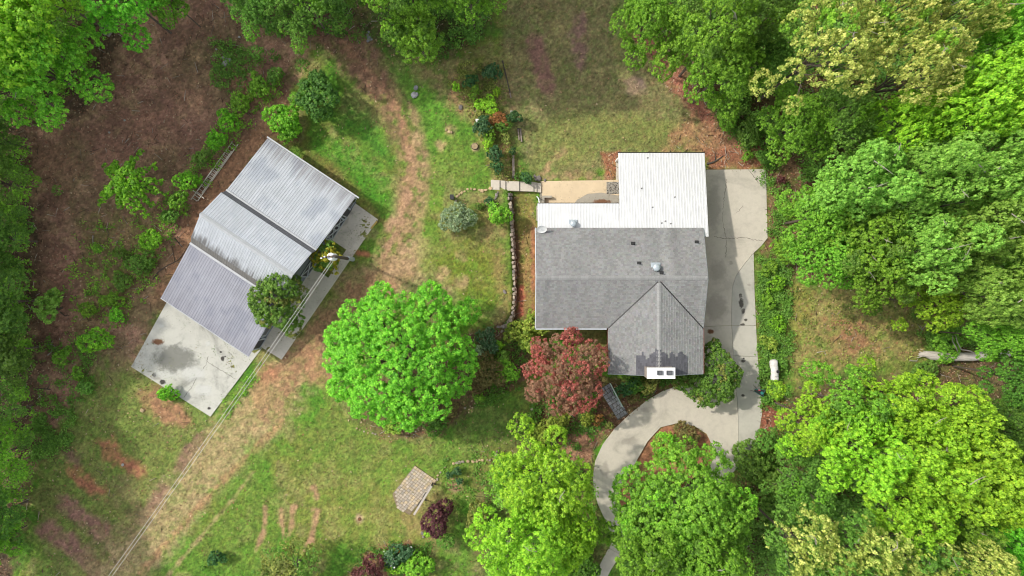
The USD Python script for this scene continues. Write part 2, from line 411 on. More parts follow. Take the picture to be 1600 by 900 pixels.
paint([(76, 828), (105, 846), (148, 888)], PURP * 1.08, 0.95, 8, 7, width=31, mott=0.28, grass=0.05)
paint([(312, 684), (296, 706), (283, 730)], PURP * 0.92, 0.95, 5, 5, width=20, mott=0.3, grass=0)
paint([(258, 765), (243, 785), (226, 805)], PURP * 0.92, 0.95, 5, 5, width=20, mott=0.2, grass=0)
paint([(50, 690), (100, 705), (120, 718)], PURP * 0.75, 0.8, 8, 6, width=16, grass=0.1)
paint([(190, 760), (215, 800), (190, 850), (150, 880)], c(150, 138, 84), 0.7, 14, 12, width=40, grass=0.8)
# the dry, worn lane between barn and lawn
paint([(640, 420), (560, 460), (500, 530), (440, 600), (385, 670), (300, 765), (190, 900)], TAN, 0.85, 20, 18, width=70, mott=0.4, grass=0.55)
paint([(620, 425), (555, 465), (500, 520), (460, 575), (410, 640)], CLAY, 0.8, 16, 16, width=46, mott=0.45, grass=0.15)
paint([(490, 540), (525, 575), (520, 600), (470, 600)], CLAY * 1.08, 0.8, 8, 8, grass=0.1)
paint([(420, 585), (400, 620)], REDC * 1.15, 0.6, 8, 8, width=24, grass=0.1)
paint([(330, 650), (395, 600), (440, 600), (380, 690), (300, 780), (215, 880), (200, 870), (290, 740)], c(186, 166, 108), 0.6, 14, 12, mott=0.5, grass=0.6)
# two-wheel track, coming down from the top
paint([(530, 50), (570, 100), (606, 145), (640, 200), (652, 250), (648, 300), (630, 350), (610, 400)], c(146, 122, 78), 0.7, 12, 12, width=52, mott=0.6, grass=0.35)
paint([(480, 30), (545, 75), (590, 120)], SOILD * 1.1, 0.85, 14, 10, width=60, mott=0.3, grass=0.1, litter=0.3)
paint([(538, 72), (575, 110), (605, 150), (632, 200), (642, 250), (638, 300), (625, 330)], c(180, 130, 98), 0.9, 6, 5, width=13, mott=0.25, grass=0)
paint([(560, 100), (590, 150), (612, 190), (618, 230)], c(150, 112, 84), 0.65, 7, 6, width=20, mott=0.5, grass=0.2)
paint([(640, 160), (655, 195), (664, 240), (668, 300), (655, 360)], c(186, 150, 108), 0.8, 4, 4, width=12, mott=0.5, grass=0.2)
paint([(632, 235), (655, 232), (668, 290), (660, 330), (640, 380), (615, 400), (610, 340), (628, 290)], c(188, 150, 108), 0.75, 12, 12, mott=0.7, grass=0.15)
paint([(640, 300), (625, 350), (600, 400)], c(196, 152, 114), 0.9, 4, 4, width=9, mott=0.2, grass=0.05)
paint([(625, 385), (660, 365), (675, 375), (655, 415), (620, 440), (600, 430)], c(198, 162, 118), 0.85, 8, 8, mott=0.4, grass=0.2)
paint([(608, 340), (626, 325), (620, 352), (606, 360)], c(200, 158, 120), 0.85, 5, 4, mott=0.2, grass=0.05)
paint([(560, 395), (574, 398)], c(196, 124, 82), 0.95, 3, 2, width=9, mott=0, grass=0)
# lush greens
paint([(505, 215), (555, 225), (610, 280), (612, 330), (585, 320), (520, 260), (470, 235)], VIVID, 0.8, 14, 12, mott=0.35)
paint([(470, 222), (520, 255), (560, 300), (600, 340), (590, 352), (540, 310), (470, 250)], c(140, 128, 58), 0.75, 8, 6, mott=0.3)
paint([(545, 150), (585, 190), (610, 250), (570, 220), (525, 200)], c(84, 148, 40), 0.8, 14, 10, mott=0.25)
paint([(600, 95), (650, 125), (700, 150), (735, 190), (750, 250), (690, 270), (670, 230), (650, 170)], c(100, 152, 44), 0.85, 12, 12, mott=0.3)
paint([(690, 200), (750, 210), (760, 280), (700, 290), (680, 330), (700, 400), (660, 420), (660, 340)], c(126, 150, 58), 0.7, 16, 12, mott=0.4)
paint([(660, 420), (720, 370), (780, 380), (795, 440), (770, 480), (740, 470)], c(130, 142, 46), 0.75, 14, 12, mott=0.4)
paint([(735, 300), (790, 330), (795, 490), (785, 500), (772, 420)], c(172, 140, 88), 0.6, 10, 10, mott=0.5, grass=0.6)
for q, w in (((690, 430), 12), ((720, 440), 10), ((700, 455), 9), ((720, 400), 8), ((650, 215), 10), ((688, 228), 7), ((705, 204), 8)):
    paint([q], c(198, 160, 118), 0.7, 6, 6, width=w, mott=0.4, grass=0.2)
# top lawn, half shaded by the woods
paint([(780, -200), (960, -200), (970, 70), (1010, 95), (1150, 200), (1180, 245), (1090, 240), (960, 262), (840, 282), (812, 240), (790, 130)], c(150, 138, 88), 0.9, 14, 10, mott=0.25)
paint([(690, 90), (790, 100), (800, 160), (770, 200), (700, 160), (660, 120)], c(168, 140, 96), 0.75, 16, 14, mott=0.5, grass=0.5)
paint([(700, 120), (740, 130), (760, 180), (800, 210), (805, 280), (770, 280), (745, 200), (710, 170)], c(190, 146, 98), 0.75, 10, 10, mott=0.55, grass=0.3, litter=0.3)
paint([(830, 190), (960, 170), (1060, 190), (1110, 238), (960, 235), (880, 270), (830, 270)], c(138, 152, 66), 0.55, 18, 14, mott=0.5)
paint([(836, 64), (844, 100), (854, 132)], PURP * 0.95, 0.95, 7, 5, width=28, mott=0.25, grass=0.05)
paint([(908, 32), (902, 64), (906, 98)], c(156, 116, 104), 0.9, 8, 6, width=24, mott=0.45, grass=0.1)
paint([(994, 134)], c(140, 112, 104), 0.9, 7, 5, width=15, mott=0.3, grass=0.1)
paint([(980, 140), (985, 120), (1010, 150), (995, 170)], c(186, 158, 112), 0.5, 8, 6, grass=0.4)
paint([(1006, 60), (1035, 100), (1072, 145), (1100, 180), (1125, 218), (1160, 240)], c(192, 118, 94), 0.95, 7, 8, width=24, mott=0.3, grass=0.05, litter=1)
paint([(1060, 190), (1150, 200), (1180, 262), (1110, 262), (1100, 238), (1040, 232)], c(190, 140, 96), 0.85, 10, 8, mott=0.4, grass=0.3, litter=0.6)
paint([(1100, 236), (1190, 225), (1200, 263), (1104, 264)], c(180, 112, 80), 0.9, 7, 5, mott=0.3, grass=0.05, litter=1)
paint([(940, 240), (966, 236), (966, 284), (945, 284)], c(186, 110, 78), 0.9, 4, 4, mott=0.2, grass=0.05, litter=1)
paint([(842, 283), (900, 280), (960, 286), (960, 276), (905, 266), (850, 272)], c(190, 150, 110), 0.7, 5, 5, mott=0.4, grass=0.3)
paint([(850, 270), (865, 250), (880, 236)], c(194, 152, 110), 0.7, 4, 4, width=9, mott=0.5, grass=0.3)
# between the retaining wall and the house
paint([(806, 300), (838, 300), (836, 515), (812, 520), (806, 440)], c(170, 140, 80), 0.9, 5, 5, mott=0.5, grass=0.6, litter=0.2)
paint([(806, 300), (838, 300), (826, 350), (808, 380)], c(134, 138, 60), 0.7, 6, 6, mott=0.4)
paint([(810, 470), (815, 450), (812, 490)], c(210, 110, 84), 0.9, 3, 3, width=10, mott=0.2, grass=0)
paint([(834, 360), (834, 510)], c(190, 124, 86), 0.8, 3, 3, width=8, mott=0.4, grass=0.1)
paint([(800, 310), (806, 380), (808, 440), (806, 500)], c(96, 66, 46), 0.9, 3, 2, width=9, mott=0.2, grass=0.05)
# planting beds
paint([(735, 520), (790, 500), (830, 530), (825, 600), (780, 612), (740, 640), (690, 680), (600, 690), (545, 650), (560, 600), (700, 560)], c(116, 86, 62), 0.95, 7, 5, mott=0.3, grass=0.05, litter=0.6)
paint([(740, 640), (825, 610), (815, 690), (740, 700), (690, 690)], c(96, 128, 48), 0.8, 10, 8, mott=0.3)
paint([(840, 610), (960, 590), (990, 600), (1060, 588), (1100, 600), (1040, 612), (960, 675), (930, 700), (870, 690), (830, 650)], c(120, 78, 58), 0.95, 6, 5, mott=0.3, grass=0.05, litter=0.9)
paint([(905, 660), (955, 668), (930, 700), (925, 745), (890, 720), (868, 690)], c(196, 140, 108), 0.95, 6, 6, mott=0.3, grass=0.05, litter=1)
paint([(990, 720), (1010, 680), (1060, 655), (1110, 680), (1120, 760), (1000, 830), (950, 800)], c(190, 124, 90), 0.95, 4, 3, mott=0.25, grass=0.05, litter=1)
paint([(1186, 600), (1230, 630), (1222, 680), (1180, 720), (1165, 740), (1185, 660)], c(176, 96, 72), 0.95, 6, 6, mott=0.25, grass=0.05, litter=1)
paint([(1180, 390), (1215, 400), (1240, 450), (1232, 560), (1220, 620), (1188, 610), (1182, 480)], c(102, 124, 46), 0.85, 8, 7, mott=0.35, grass=0.8, litter=0.3)
paint([(1198, 262), (1230, 280), (1225, 400), (1185, 400), (1200, 370)], c(150, 100, 78), 0.9, 7, 7, mott=0.3, grass=0.2, litter=0.8)
paint([(1235, 440), (1330, 450), (1400, 480), (1450, 520), (1440, 560), (1350, 570), (1280, 590), (1235, 590)], c(166, 152, 82), 0.95, 12, 10, mott=0.45, grass=0.8, litter=0.25)
paint([(1290, 500), (1350, 505), (1370, 545), (1310, 550)], c(182, 122, 88), 0.7, 14, 12, mott=0.4, grass=0.4, litter=0.6)
paint([(1235, 440), (1275, 450), (1255, 530), (1236, 540)], c(148, 150, 62), 0.7, 12, 10, mott=0.4)
# lower lawn
paint([(520, 610), (560, 660), (640, 690), (740, 690), (800, 700), (740, 760), (640, 830), (560, 860), (480, 820), (440, 720)], c(146, 152, 72), 0.6, 20, 16, mott=0.5)
paint([(505, 640), (560, 670), (600, 700), (560, 740), (480, 700)], c(116, 140, 56), 0.6, 16, 14, mott=0.4)
paint([(400, 690), (330, 790), (260, 900), (420, 900), (440, 760)], c(110, 148, 48), 0.75, 14, 10, mott=0.35)
paint([(680, 700), (750, 680), (750, 720), (690, 740)], c(110, 148, 52), 0.6, 12, 10, mott=0.3)
paint([(640, 760), (690, 770), (720, 800), (700, 850), (630, 850), (620, 810)], c(170, 140, 86), 0.55, 12, 10, mott=0.5, grass=0.4)
paint([(545, 900), (570, 868), (600, 852), (640, 845), (664, 860), (650, 920), (560, 940)], c(176, 122, 90), 0.9, 6, 6, mott=0.3, grass=0.1, litter=0.8)
paint([(395, 738), (372, 770), (325, 825), (262, 900)], c(186, 160, 108), 0.8, 3, 3, width=5, mott=0.4, grass=0.3)
paint([(440, 660), (400, 700), (350, 750), (290, 815), (220, 895)], c(190, 142, 96), 0.7, 4, 4, width=9, mott=0.45, grass=0.2)
for a, b, w in (((415, 790), (412, 830), 8), ((412, 830), (400, 858), 7), ((440, 798), (443, 840), 7), ((460, 792), (452, 835), 8), ((486, 798), (494, 795), 5), ((496, 798), (486, 845), 9), ((484, 845), (476, 862), 7), ((490, 762), (496, 778), 9)):
    paint([a, b], c(196, 150, 112), 0.85, 3, 3, width=w, mott=0.35, grass=0.1)
paint([(561, 810)], c(206, 168, 136), 0.9, 3, 2, width=6, mott=0.1, grass=0)
paint([(712, 758)], c(186, 146, 110), 0.9, 5, 4, width=12, mott=0.3, grass=0.05, litter=0.6)
paint([(742, 231)], c(196, 160, 130), 0.9, 3, 2, width=6, mott=0.1, grass=0)
# fine grain
g1 = (0.70 + 0.60 * NF) * np.random.default_rng(2).uniform(0.88, 1.12, len(NF))
g2 = 0.80 + 0.40 * meshkit.noise(pp3 / 5.0, 9)
COL = np.clip(COL * (g1 * g2)[:, None], 0.004, 0.9)
hue = (meshkit.noise(pp3 / 3.2, 11) - 0.5) * GRASS
COL[:, 0] *= 1 + 0.28 * hue; COL[:, 2] *= 1 + 0.2 * hue
COL[:, 1] *= 1 - 0.05 * hue

DRIVE = Polygon([(1104, 265), (1197, 264), (1199.5, 372), (1191, 384), (1178, 395), (1179, 450), (1182, 520), (1185, 570), (1190, 620), (1191, 645), (1187, 670), (1180, 690), (1170, 710), (1158, 726),
                 (1140, 744), (1118, 764), (1090, 785), (1060, 800), (1030, 812), (1000, 832), (975, 860), (955, 890), (938, 925), (880, 925), (928, 899), (948, 862), (958, 845), (945, 812), (934, 788), (928, 765), (926, 745),
                 (930, 720), (942, 694), (960, 670), (985, 646), (1010, 626), (1035, 611), (1052, 605), (1080, 603), (1096, 590), (1098, 500), (1095, 300)])
ISLAND = Polygon([(985, 738), (1000, 711), (1012, 690), (1032, 668), (1060, 661), (1085, 666), (1104, 678), (1112, 694), (1116, 716), (1100, 745), (1060, 765), (1010, 785), (968, 800), (962, 790), (972, 760)])
def inpoly(poly): return sd(np.array(poly.exterior.coords)[:-1], True, PXG, PYG) < 0
flat = inpoly(DRIVE.buffer(-3))
relief = (NM - 0.5) * 0.16 + (NS - 0.5) * 0.07 + (NF - 0.5) * 0.05 * (0.3 + 0.7 * GRASS)
near_house = sstep(16, 10, np.hypot(gxf - 9, gyf - 2))
GZF = GZ0 + relief * (1 - 0.75 * near_house)
GZF[flat] -= 0.06
COL[inpoly(Polygon([(843, 284), (964, 284), (968, 243), (1102, 243), (1104, 580), (955, 580), (950, 505), (840, 505)]))] = CONC * 0.5
ny, nx = GX.shape
idx = np.arange(ny * nx).reshape(ny, nx)
qa, qb, qc, qd = idx[:-1, :-1].ravel(), idx[:-1, 1:].ravel(), idx[1:, 1:].ravel(), idx[1:, :-1].ravel()
put('ground', (np.c_[gxf, gyf, GZF], np.vstack([np.c_[qa, qb, qc], np.c_[qa, qc, qd]])), 'ground', smooth=True, col=COL, kind='structure')

def sample(x, y):
    i = np.clip(np.searchsorted(gxs, x), 0, nx - 1); j = np.clip(np.searchsorted(gys, y), 0, ny - 1)
    return j * nx + i

# grass blades and fallen leaves: nobody could count them
rng = np.random.default_rng(5)
def blades(n, seed):
    r = np.random.default_rng(seed)
    x = r.uniform(-47, 47, n); y = r.uniform(-27, 27, n); k = sample(x, y)
    ok = (r.random(n) < GRASS[k] ** 1.5 * (0.35 + 0.9 * NM[k])) & ~flat[k]
    x, y, k = x[ok], y[ok], k[ok]; m = len(x)
    h = r.uniform(0.05, 0.16, m) * (0.5 + 1.0 * NS[k]); a = r.uniform(0, 6.283, m); w = r.uniform(0.025, 0.055, m)
    lean = r.normal(0, 0.07, (m, 2))
    z = GZF[k] - 0.02
    v = np.stack([np.c_[x - np.cos(a) * w, y - np.sin(a) * w, z], np.c_[x + np.cos(a) * w, y + np.sin(a) * w, z], np.c_[x + lean[:, 0], y + lean[:, 1], z + h]], 1).reshape(-1, 3)
    cc = COL[k] * r.uniform(0.55, 1.6, (m, 1)) * (1 + r.normal(0, 0.07, (m, 3)))
    return v, np.arange(3 * m).reshape(-1, 3), np.repeat(np.clip(cc, 0, 0.8), 3, 0)
v, f, cc = blades(330000, 6)
put('grass', (v, f), 'grass_blade', col=cc, kind='stuff')
def litter(n, seed):
    r = np.random.default_rng(seed)
    x = r.uniform(-47, 47, n); y = r.uniform(-27, 27, n); k = sample(x, y)
    ok = (r.random(n) < LITT[k] + 0.03) & ~flat[k]
    x, y, k = x[ok], y[ok], k[ok]; m = len(x)
    a = r.uniform(0, 6.283, m); s = r.uniform(0.04, 0.125, m); t = r.normal(0, 0.35, (m, 2))
    ux, uy = np.cos(a) * s, np.sin(a) * s
    z = GZF[k] + 0.025
    c0 = np.c_[x, y, z]
    e1 = np.c_[ux, uy, t[:, 0] * s]; e2 = np.c_[-uy, ux, t[:, 1] * s] * 0.6
    v = np.stack([c0 - e1, c0 + e2, c0 + e1, c0 - e2], 1).reshape(-1, 3)
    pal = np.array([c(190, 130, 96), c(160, 96, 66), c(206, 160, 120), c(120, 80, 56), c(214, 186, 150)])
    cc = pal[r.integers(0, 5, m)] * r.uniform(0.35, 1.2, (m, 1)) * 0.75 + COL[k] * 0.35
    q = np.arange(4 * m).reshape(-1, 4)
    return v, np.vstack([q[:, [0, 1, 2]], q[:, [0, 2, 3]]]), np.repeat(cc, 4, 0)
v, f, cc = litter(170000, 7)
put('leaf_litter', (v, f), 'grass_blade', col=cc, kind='stuff')

def twigs(n, seed):
    r = np.random.default_rng(seed)
    x = r.uniform(-46, 47, n); y = r.uniform(-26, 26, n); k = sample(x, y)
    ok = (r.random(n) < LITT[k] * 1.3) & ~flat[k]
    x, y, k = x[ok], y[ok], k[ok]; m = len(x)
    a = r.uniform(0, 6.283, m); L = r.uniform(.12, .5, m); w = r.uniform(.012, .028, m)
    d = np.c_[np.cos(a), np.sin(a)]; q = np.c_[-d[:, 1], d[:, 0]] * w[:, None]; b = d * L[:, None]
    c0 = np.c_[x, y]; z = GZF[k]
    v = np.stack([np.c_[c0 - b - q, z + .03], np.c_[c0 - b + q, z + .03], np.c_[c0 + b * .9 + q * .4, z + .05 + r.uniform(0, .1, m)], np.c_[c0 + b * .9 - q * .4, z + .05], np.c_[c0, z + .09 + w]], 1).reshape(-1, 3)
    i = np.arange(5 * m).reshape(-1, 5)
    f = np.vstack([i[:, [0, 3, 4]], i[:, [3, 2, 4]], i[:, [2, 1, 4]], i[:, [1, 0, 4]]])
    pal = np.array([c(190, 172, 150), c(120, 92, 72), c(96, 74, 58), c(214, 204, 190)])
    return v, f, np.repeat(pal[r.integers(0, 4, m)] * r.uniform(.6, 1.1, (m, 1)), 5, 0)
v, f, cc = twigs(9000, 8)
put('twig_litter', (v, f), 'grass_blade', col=cc, kind='stuff')

# ------------------------------------------------------------------ driveway, split at its joints into slabs
def slabs(root, poly_px, joints, z, z0, z1, mats, gap=0.014):
    pieces = [poly_px]
    for j in joints:
        nxt = []
        for p in pieces:
            try:
                nxt += [g for g in split(p, LineString(j)).geoms if g.area > 20]
            except Exception:
                nxt.append(p)
        pieces = nxt
    for k, p in enumerate(pieces):
        w = Polygon(PP(p.exterior.coords, z), [PP(i.coords, z) for i in p.interiors]).buffer(-gap)
        for g in getattr(w, 'geoms', [w]):
            if g.area > 0.05:
                m = mats(k, np.array(p.centroid.coords[0])) if callable(mats) else mats
                put('slab', extrude(g, z0, z1), m, root)
drive = thing('driveway', kind='structure')
curve = [(1204, 366), (1190, 384), (1176, 397), (1162, 414), (1150, 431), (1144, 450), (1143, 500), (1146, 560), (1150, 600), (1153, 640), (1154, 680), (1150, 760)]
slabs(drive, DRIVE.difference(ISLAND), [curve, [(1090, 510), (1200, 508)], [(1090, 447), (1143.5, 448)], [(1140, 556), (1200, 557)],
      [(1070, 670), (1082, 655), (1092, 636), (1098, 620), (1096, 600)], [(950, 668), (990, 715)], [(1100, 704), (1160, 726)], [(915, 720), (975, 755)], [(1085, 672), (1153.5, 670)], [(940, 850), (975, 870)]],
      0.06, -0.12, 0.06, lambda k, q: 'concrete_strip' if q[0] > 1150 and q[1] > 400 else 'concrete')
def strip(pts, w, z, mat_, parent, zz=0.004, name='crack', rngs=None):
    """a thin crack or stain line lying on a slab"""
    q = np.asarray([P(a, b, z) for a, b in pts])
    q = np.array([p for p, _ in walk(np.c_[q, np.zeros(len(q))], 0.12)])[:, :2]
    r = np.random.default_rng(abs(int(pts[0][0] * 7 + pts[0][1])))
    q += r.normal(0, 0.025, q.shape)
    t = np.gradient(q, axis=0); t /= np.maximum(np.linalg.norm(t, axis=1, keepdims=True), 1e-9)
    n = np.c_[-t[:, 1], t[:, 0]] * (w * r.uniform(0.3, 1.1, (len(q), 1)) / 2)
    m = len(q)
    v = np.vstack([np.c_[q - n, np.full(m, z + zz)], np.c_[q + n, np.full(m, z + zz)]])
    i = np.arange(m - 1)
    put(name, (v, np.c_[i, i + 1, i + 1 + m, i + m]), mat_, parent)
def blot(px, py, rx, ry, z, mat_, parent, seed, zz=0.004, name='stain', rot=0.0):
    r = np.random.default_rng(seed)
    th = np.linspace(0, 2 * np.pi, 40, endpoint=False)
    x, y = rx * 1.5 * np.cos(th), ry * 1.5 * np.sin(th)
    q = PP(np.c_[px + x * math.cos(rot) - y * math.sin(rot), py + x * math.sin(rot) + y * math.cos(rot)], z)
    ct = P(px, py, z)
    v = np.vstack([np.c_[q, np.full(40, z + zz)], [[*ct, z + zz]]])
    i = np.arange(40)
    cc = np.zeros((41, 3)); cc[40] = 1.25
    put(name, (v, np.c_[np.full(40, 40), (i + 1) % 40, i]), mat_, parent, col=cc)
strip([(1135, 278), (1132, 310), (1128, 340), (1132, 360), (1135, 375), (1134, 402)], 0.045, 0.06, 'crack', drive)
strip([(1168, 264), (1185, 285), (1199, 298)], 0.045, 0.06, 'crack', drive)
strip([(1115, 369), (1130, 373), (1160, 371), (1192, 377)], 0.045, 0.06, 'crack', drive)
strip([(1160, 320), (1155, 330), (1150, 332)], 0.04, 0.06, 'crack', drive)
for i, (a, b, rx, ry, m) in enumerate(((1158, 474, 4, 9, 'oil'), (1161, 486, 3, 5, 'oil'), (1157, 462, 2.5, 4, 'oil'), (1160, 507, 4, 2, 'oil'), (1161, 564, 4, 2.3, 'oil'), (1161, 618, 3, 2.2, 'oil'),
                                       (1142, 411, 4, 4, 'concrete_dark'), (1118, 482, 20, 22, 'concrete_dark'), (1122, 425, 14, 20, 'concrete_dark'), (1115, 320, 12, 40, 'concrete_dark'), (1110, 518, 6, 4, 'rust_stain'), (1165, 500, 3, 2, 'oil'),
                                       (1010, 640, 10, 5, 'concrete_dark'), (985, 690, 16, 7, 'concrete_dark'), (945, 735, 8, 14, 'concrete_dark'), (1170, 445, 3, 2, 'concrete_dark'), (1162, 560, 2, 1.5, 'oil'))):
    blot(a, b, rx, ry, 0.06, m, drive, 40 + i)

# the two concrete slabs of the barn
pad = thing('concrete_pad', kind='structure')
ZB = 0.72
slabs(pad, Polygon([(262, 470), (205, 573), (329, 651), (412, 541), (398, 552)]), [[(318, 566), (330, 560), (372, 596)]], ZB, 0.45, ZB + 0.05, 'concrete_pad', 0.01)
ZP = ZB + 0.05
strip([(326, 556), (322, 570), (308, 588), (300, 605), (286, 622)], 0.045, ZP, 'crack', pad)
strip([(322, 564), (345, 578), (367, 592)], 0.05, ZP, 'crack', pad)
for i, (a, b, rx, ry, m) in enumerate(((247, 534, 10, 5, 'rust_stain'), (245, 590, 9, 5, 'concrete_dark'), (254, 597, 5, 4, 'dark_stain'), (241, 586, 4, 3, 'dark_stain'), (284, 548, 9, 5, 'pale_patch'), (300, 583, 22, 11, 'pale_patch'), (258, 585, 18, 7, 'pale_patch'),
                                       (318, 610, 14, 9, 'pale_patch'), (325, 537, 4, 4, 'pale_patch'), (348, 560, 3, 4, 'dark_stain'), (345, 550, 2, 1.5, 'dark_stain'), (352, 557, 1.5, 1.5, 'dark_stain'), (327, 638, 3, 2, 'dark_stain'), (252, 509, 5, 3, 'pale_patch'), (272, 560, 34, 22, 'grey_patch'))):
    blot(a, b, rx, ry, ZP, m, pad, 70 + i, zz=0.004 + 0.001 * i)
apron = thing('concrete_apron', kind='structure')
AP = Polygon([(553, 316), (591, 343), (516, 452), (440, 562), (398, 536), (470, 420)]).difference(Polygon([(512, 371), (541, 390), (513, 434), (484, 414)]))
slabs(apron, AP, [[(530, 350), (566, 373)], [(535, 388), (552, 400)], [(455, 490), (482, 508)], [(478, 430), (512, 456)]], ZB, 0.45, ZB + 0.04, 'concrete_apron', 0.01)
blot(548, 333, 5, 3, ZB + 0.04, 'concrete_dark', apron, 95); blot(445, 520, 8, 5, ZB + 0.04, 'concrete_dark', apron, 96); blot(540, 346, 4, 8, ZB + 0.04, 'concrete_dark', apron, 97, rot=0.6)

# ------------------------------------------------------------------ things built in world coordinates, stored relative to their base
LOC = {}
def wthing(name, label, cat, loc, group=None, kind=None):
    t = thing(name, label, cat, loc, 0.0, group, kind)
    LOC[str(t.GetPath())] = np.asarray(loc, float)
    return t
def putw(name, mesh, mat_, parent, root=None, **kw):
    v, f = (mesh.vertices, mesh.faces) if hasattr(mesh, 'vertices') else mesh
    return put(name, (np.asarray(v, float) - LOC[str((root or parent).GetPath())], f), mat_, parent, **kw)

# ------------------------------------------------------------------ the metal-roofed barn
def B(u, v, z):
    u, v = np.asarray(u, float), np.asarray(v, float)
    return np.stack([u * .5548 + v * .832, u * .832 - v * .5548, np.broadcast_to(z, np.broadcast(u, v).shape)], -1)
def Binv(x, y): return x * .5548 + y * .832, x * .832 - y * .5548
V0, V1 = -23.92, -15.07
PROF = [(-0.92, 3.0), (-6.37, 4.08), (-6.68, 4.68), (-8.86, 5.66), (-10.96, 4.72), (-11.46, 4.2), (-16.95, 3.05)]
bc = B(-9, -19.5, 0.7)
barn = wthing('barn', 'long metal-roofed barn with a raised middle gable between two lower wings', 'barn', bc)
def sheet_profile(width, ribs):
    s, h = [], []
    p = width / ribs
    for i in range(ribs):
        o = i * p
        s += [o, o + p * 0.36, o + p * 0.44, o + p * 0.58, o + p * 0.66]; h += [0, 0, 0.024, 0.024, 0]
    return np.array(s + [width]), np.array(h + [0])
def metal_sheets(parent, root, to_world, s0, s1, t0, t1, z0, z1, n_panel, ribs, colour, matn='metal_sheet', nt=14, name='roof_sheet', seed=0, thick=0.012, rib=1.0):
    """ribbed sheets side by side: s runs across the ribs, t along them from t0 (z0) to t1 (z1)"""
    r = np.random.default_rng(seed)
    w = (s1 - s0) / n_panel
    ss, hh = sheet_profile(w - 0.006, ribs)
    hh = hh * rib
    tt = np.linspace(0, 1, nt)
    for i in range(n_panel):
        a = s0 + i * w
        S, T = np.meshgrid(a + ss, tt)
        Hh = np.broadcast_to(hh, S.shape)
        z = z0 + (z1 - z0) * T + Hh
        top = to_world(S.ravel(), (t0 + (t1 - t0) * T).ravel(), z.ravel())
        bot = top - [0, 0, thick]
        m = len(ss); q = np.arange(nt * m).reshape(nt, m)
        A, Bq, C, D = q[:-1, :-1].ravel(), q[:-1, 1:].ravel(), q[1:, 1:].ravel(), q[1:, :-1].ravel()
        F = np.vstack([np.c_[A, Bq, C], np.c_[A, C, D]])
        tri = np.cross(top[F[0, 1]] - top[F[0, 0]], top[F[0, 2]] - top[F[0, 0]])
        if tri[2] < 0: F = F[:, ::-1]
        N = len(top)
        edge = np.r_[q[0], q[:, -1], q[-1, ::-1], q[::-1, 0]]
        e2 = np.roll(edge, -1)
        SF = np.vstack([np.c_[edge, e2, e2 + N], np.c_[edge, e2 + N, edge + N]])
        cc = colour(S.ravel() - s0, T.ravel(), Hh.ravel(), r, i)
        putw(name, (np.vstack([top, bot]), np.vstack([F, F[:, ::-1] + N, SF])), matn, parent, root, col=np.vstack([cc, cc]))
MB = lin(214, 219, 226, 0.76)
MD = lin(184, 185, 197, 0.76)
def streaky(base, dirt=0.0, end=1, rust=lin(120, 108, 96, 0.5), seed=1, blot=0.0):
    def f(s, t, h, r, i):
        n1 = meshkit.noise(np.c_[s / 0.12, t * 1.5, np.full(len(s), seed)], seed)
        n2 = meshkit.fbm(np.c_[s / 1.7, t * 5, np.full(len(s), seed + 3.0)], 3, seed)
        k = 0.93 + 0.14 * (n1 - 0.5) * 2 + 0.10 * (n2 - 0.5) * 2 + r.normal(0, 0.012)
        k = k * (1 - 0.2 * (h < 0.005) * sstep(0.35, 0.6, n1))
        cc = base * k[:, None]
        if blot: cc = mixc(cc, base * 0.62 * np.array([0.95, 0.98, 1.05]), sstep(0.52, 0.66, n2) * blot)
        if dirt:
            e = t if end else 1 - t
            cc = mixc(cc, rust, np.clip(sstep(0.70, 1.0, e + (n1 - 0.5) * 0.3) * (0.35 + 0.9 * n1), 0, 1) * dirt)
        return cc
    return f
def slope(i): return PROF[i][0], PROF[i + 1][0], PROF[i][1], PROF[i + 1][1]
tw = lambda s, t, z: B(t, s, z)
t0, t1, z0, z1 = slope(0); metal_sheets(barn, barn, tw, V0, V1, t0, t1 - 0.12, z0, z1, 10, 4, streaky(MB * 0.97, 0.45, 0, lin(140, 128, 124, 0.5), 3, 0.8), seed=1)
t0, t1, z0, z1 = slope(2); metal_sheets(barn, barn, tw, V0, V1, t0 + 0.05, t1, z0, z1, 10, 4, streaky(MB * 1.03, 0, 1, seed=5, blot=0.35), seed=2)
t0, t1, z0, z1 = slope(3); metal_sheets(barn, barn, tw, V0, V1, t0, t1, z0, z1, 10, 4, streaky(MB * 0.98, 0.75, 1, lin(112, 104, 96, 0.45), 7, 0.1), seed=3)
t0, t1, z0, z1 = slope(5); metal_sheets(barn, barn, tw, V0, V1, t0, t1, z0, z1, 10, 4, streaky(MD * 0.92, 0.2, 1, lin(120, 112, 120, 0.5), 9, 0.6), seed=4)
t0, t1, z0, z1 = slope(1); metal_sheets(barn, barn, tw, V0, V1, t0, t1, z0, z1, 10, 4, streaky(lin(150, 150, 156, 0.5), 0, 1, seed=11), seed=5, nt=3, name='step_sheet')
t0, t1, z0, z1 = slope(4); metal_sheets(barn, barn, tw, V0, V1, t0, t1, z0, z1, 10, 4, streaky(lin(168, 164, 160, 0.5), 0, 1, seed=13), seed=6, nt=3, name='step_sheet')
def bbox(u0, u1, v0, v1, z0, z1):
    v, f = bx(0, 1, 0, 1, 0, 1)
    v = B(u0 + (u1 - u0) * v[:, 0], v0 + (v1 - v0) * v[:, 1], z0 + (z1 - z0) * v[:, 2])
    return v, f[:, ::-1]
def bprism(pts_uz, v0, v1):
    pol = Polygon(pts_uz); m = extrude(pol, 0, 1); q = m.vertices
    return B(q[:, 0], v0 + (v1 - v0) * q[:, 2], q[:, 1]), m.faces
cap = []
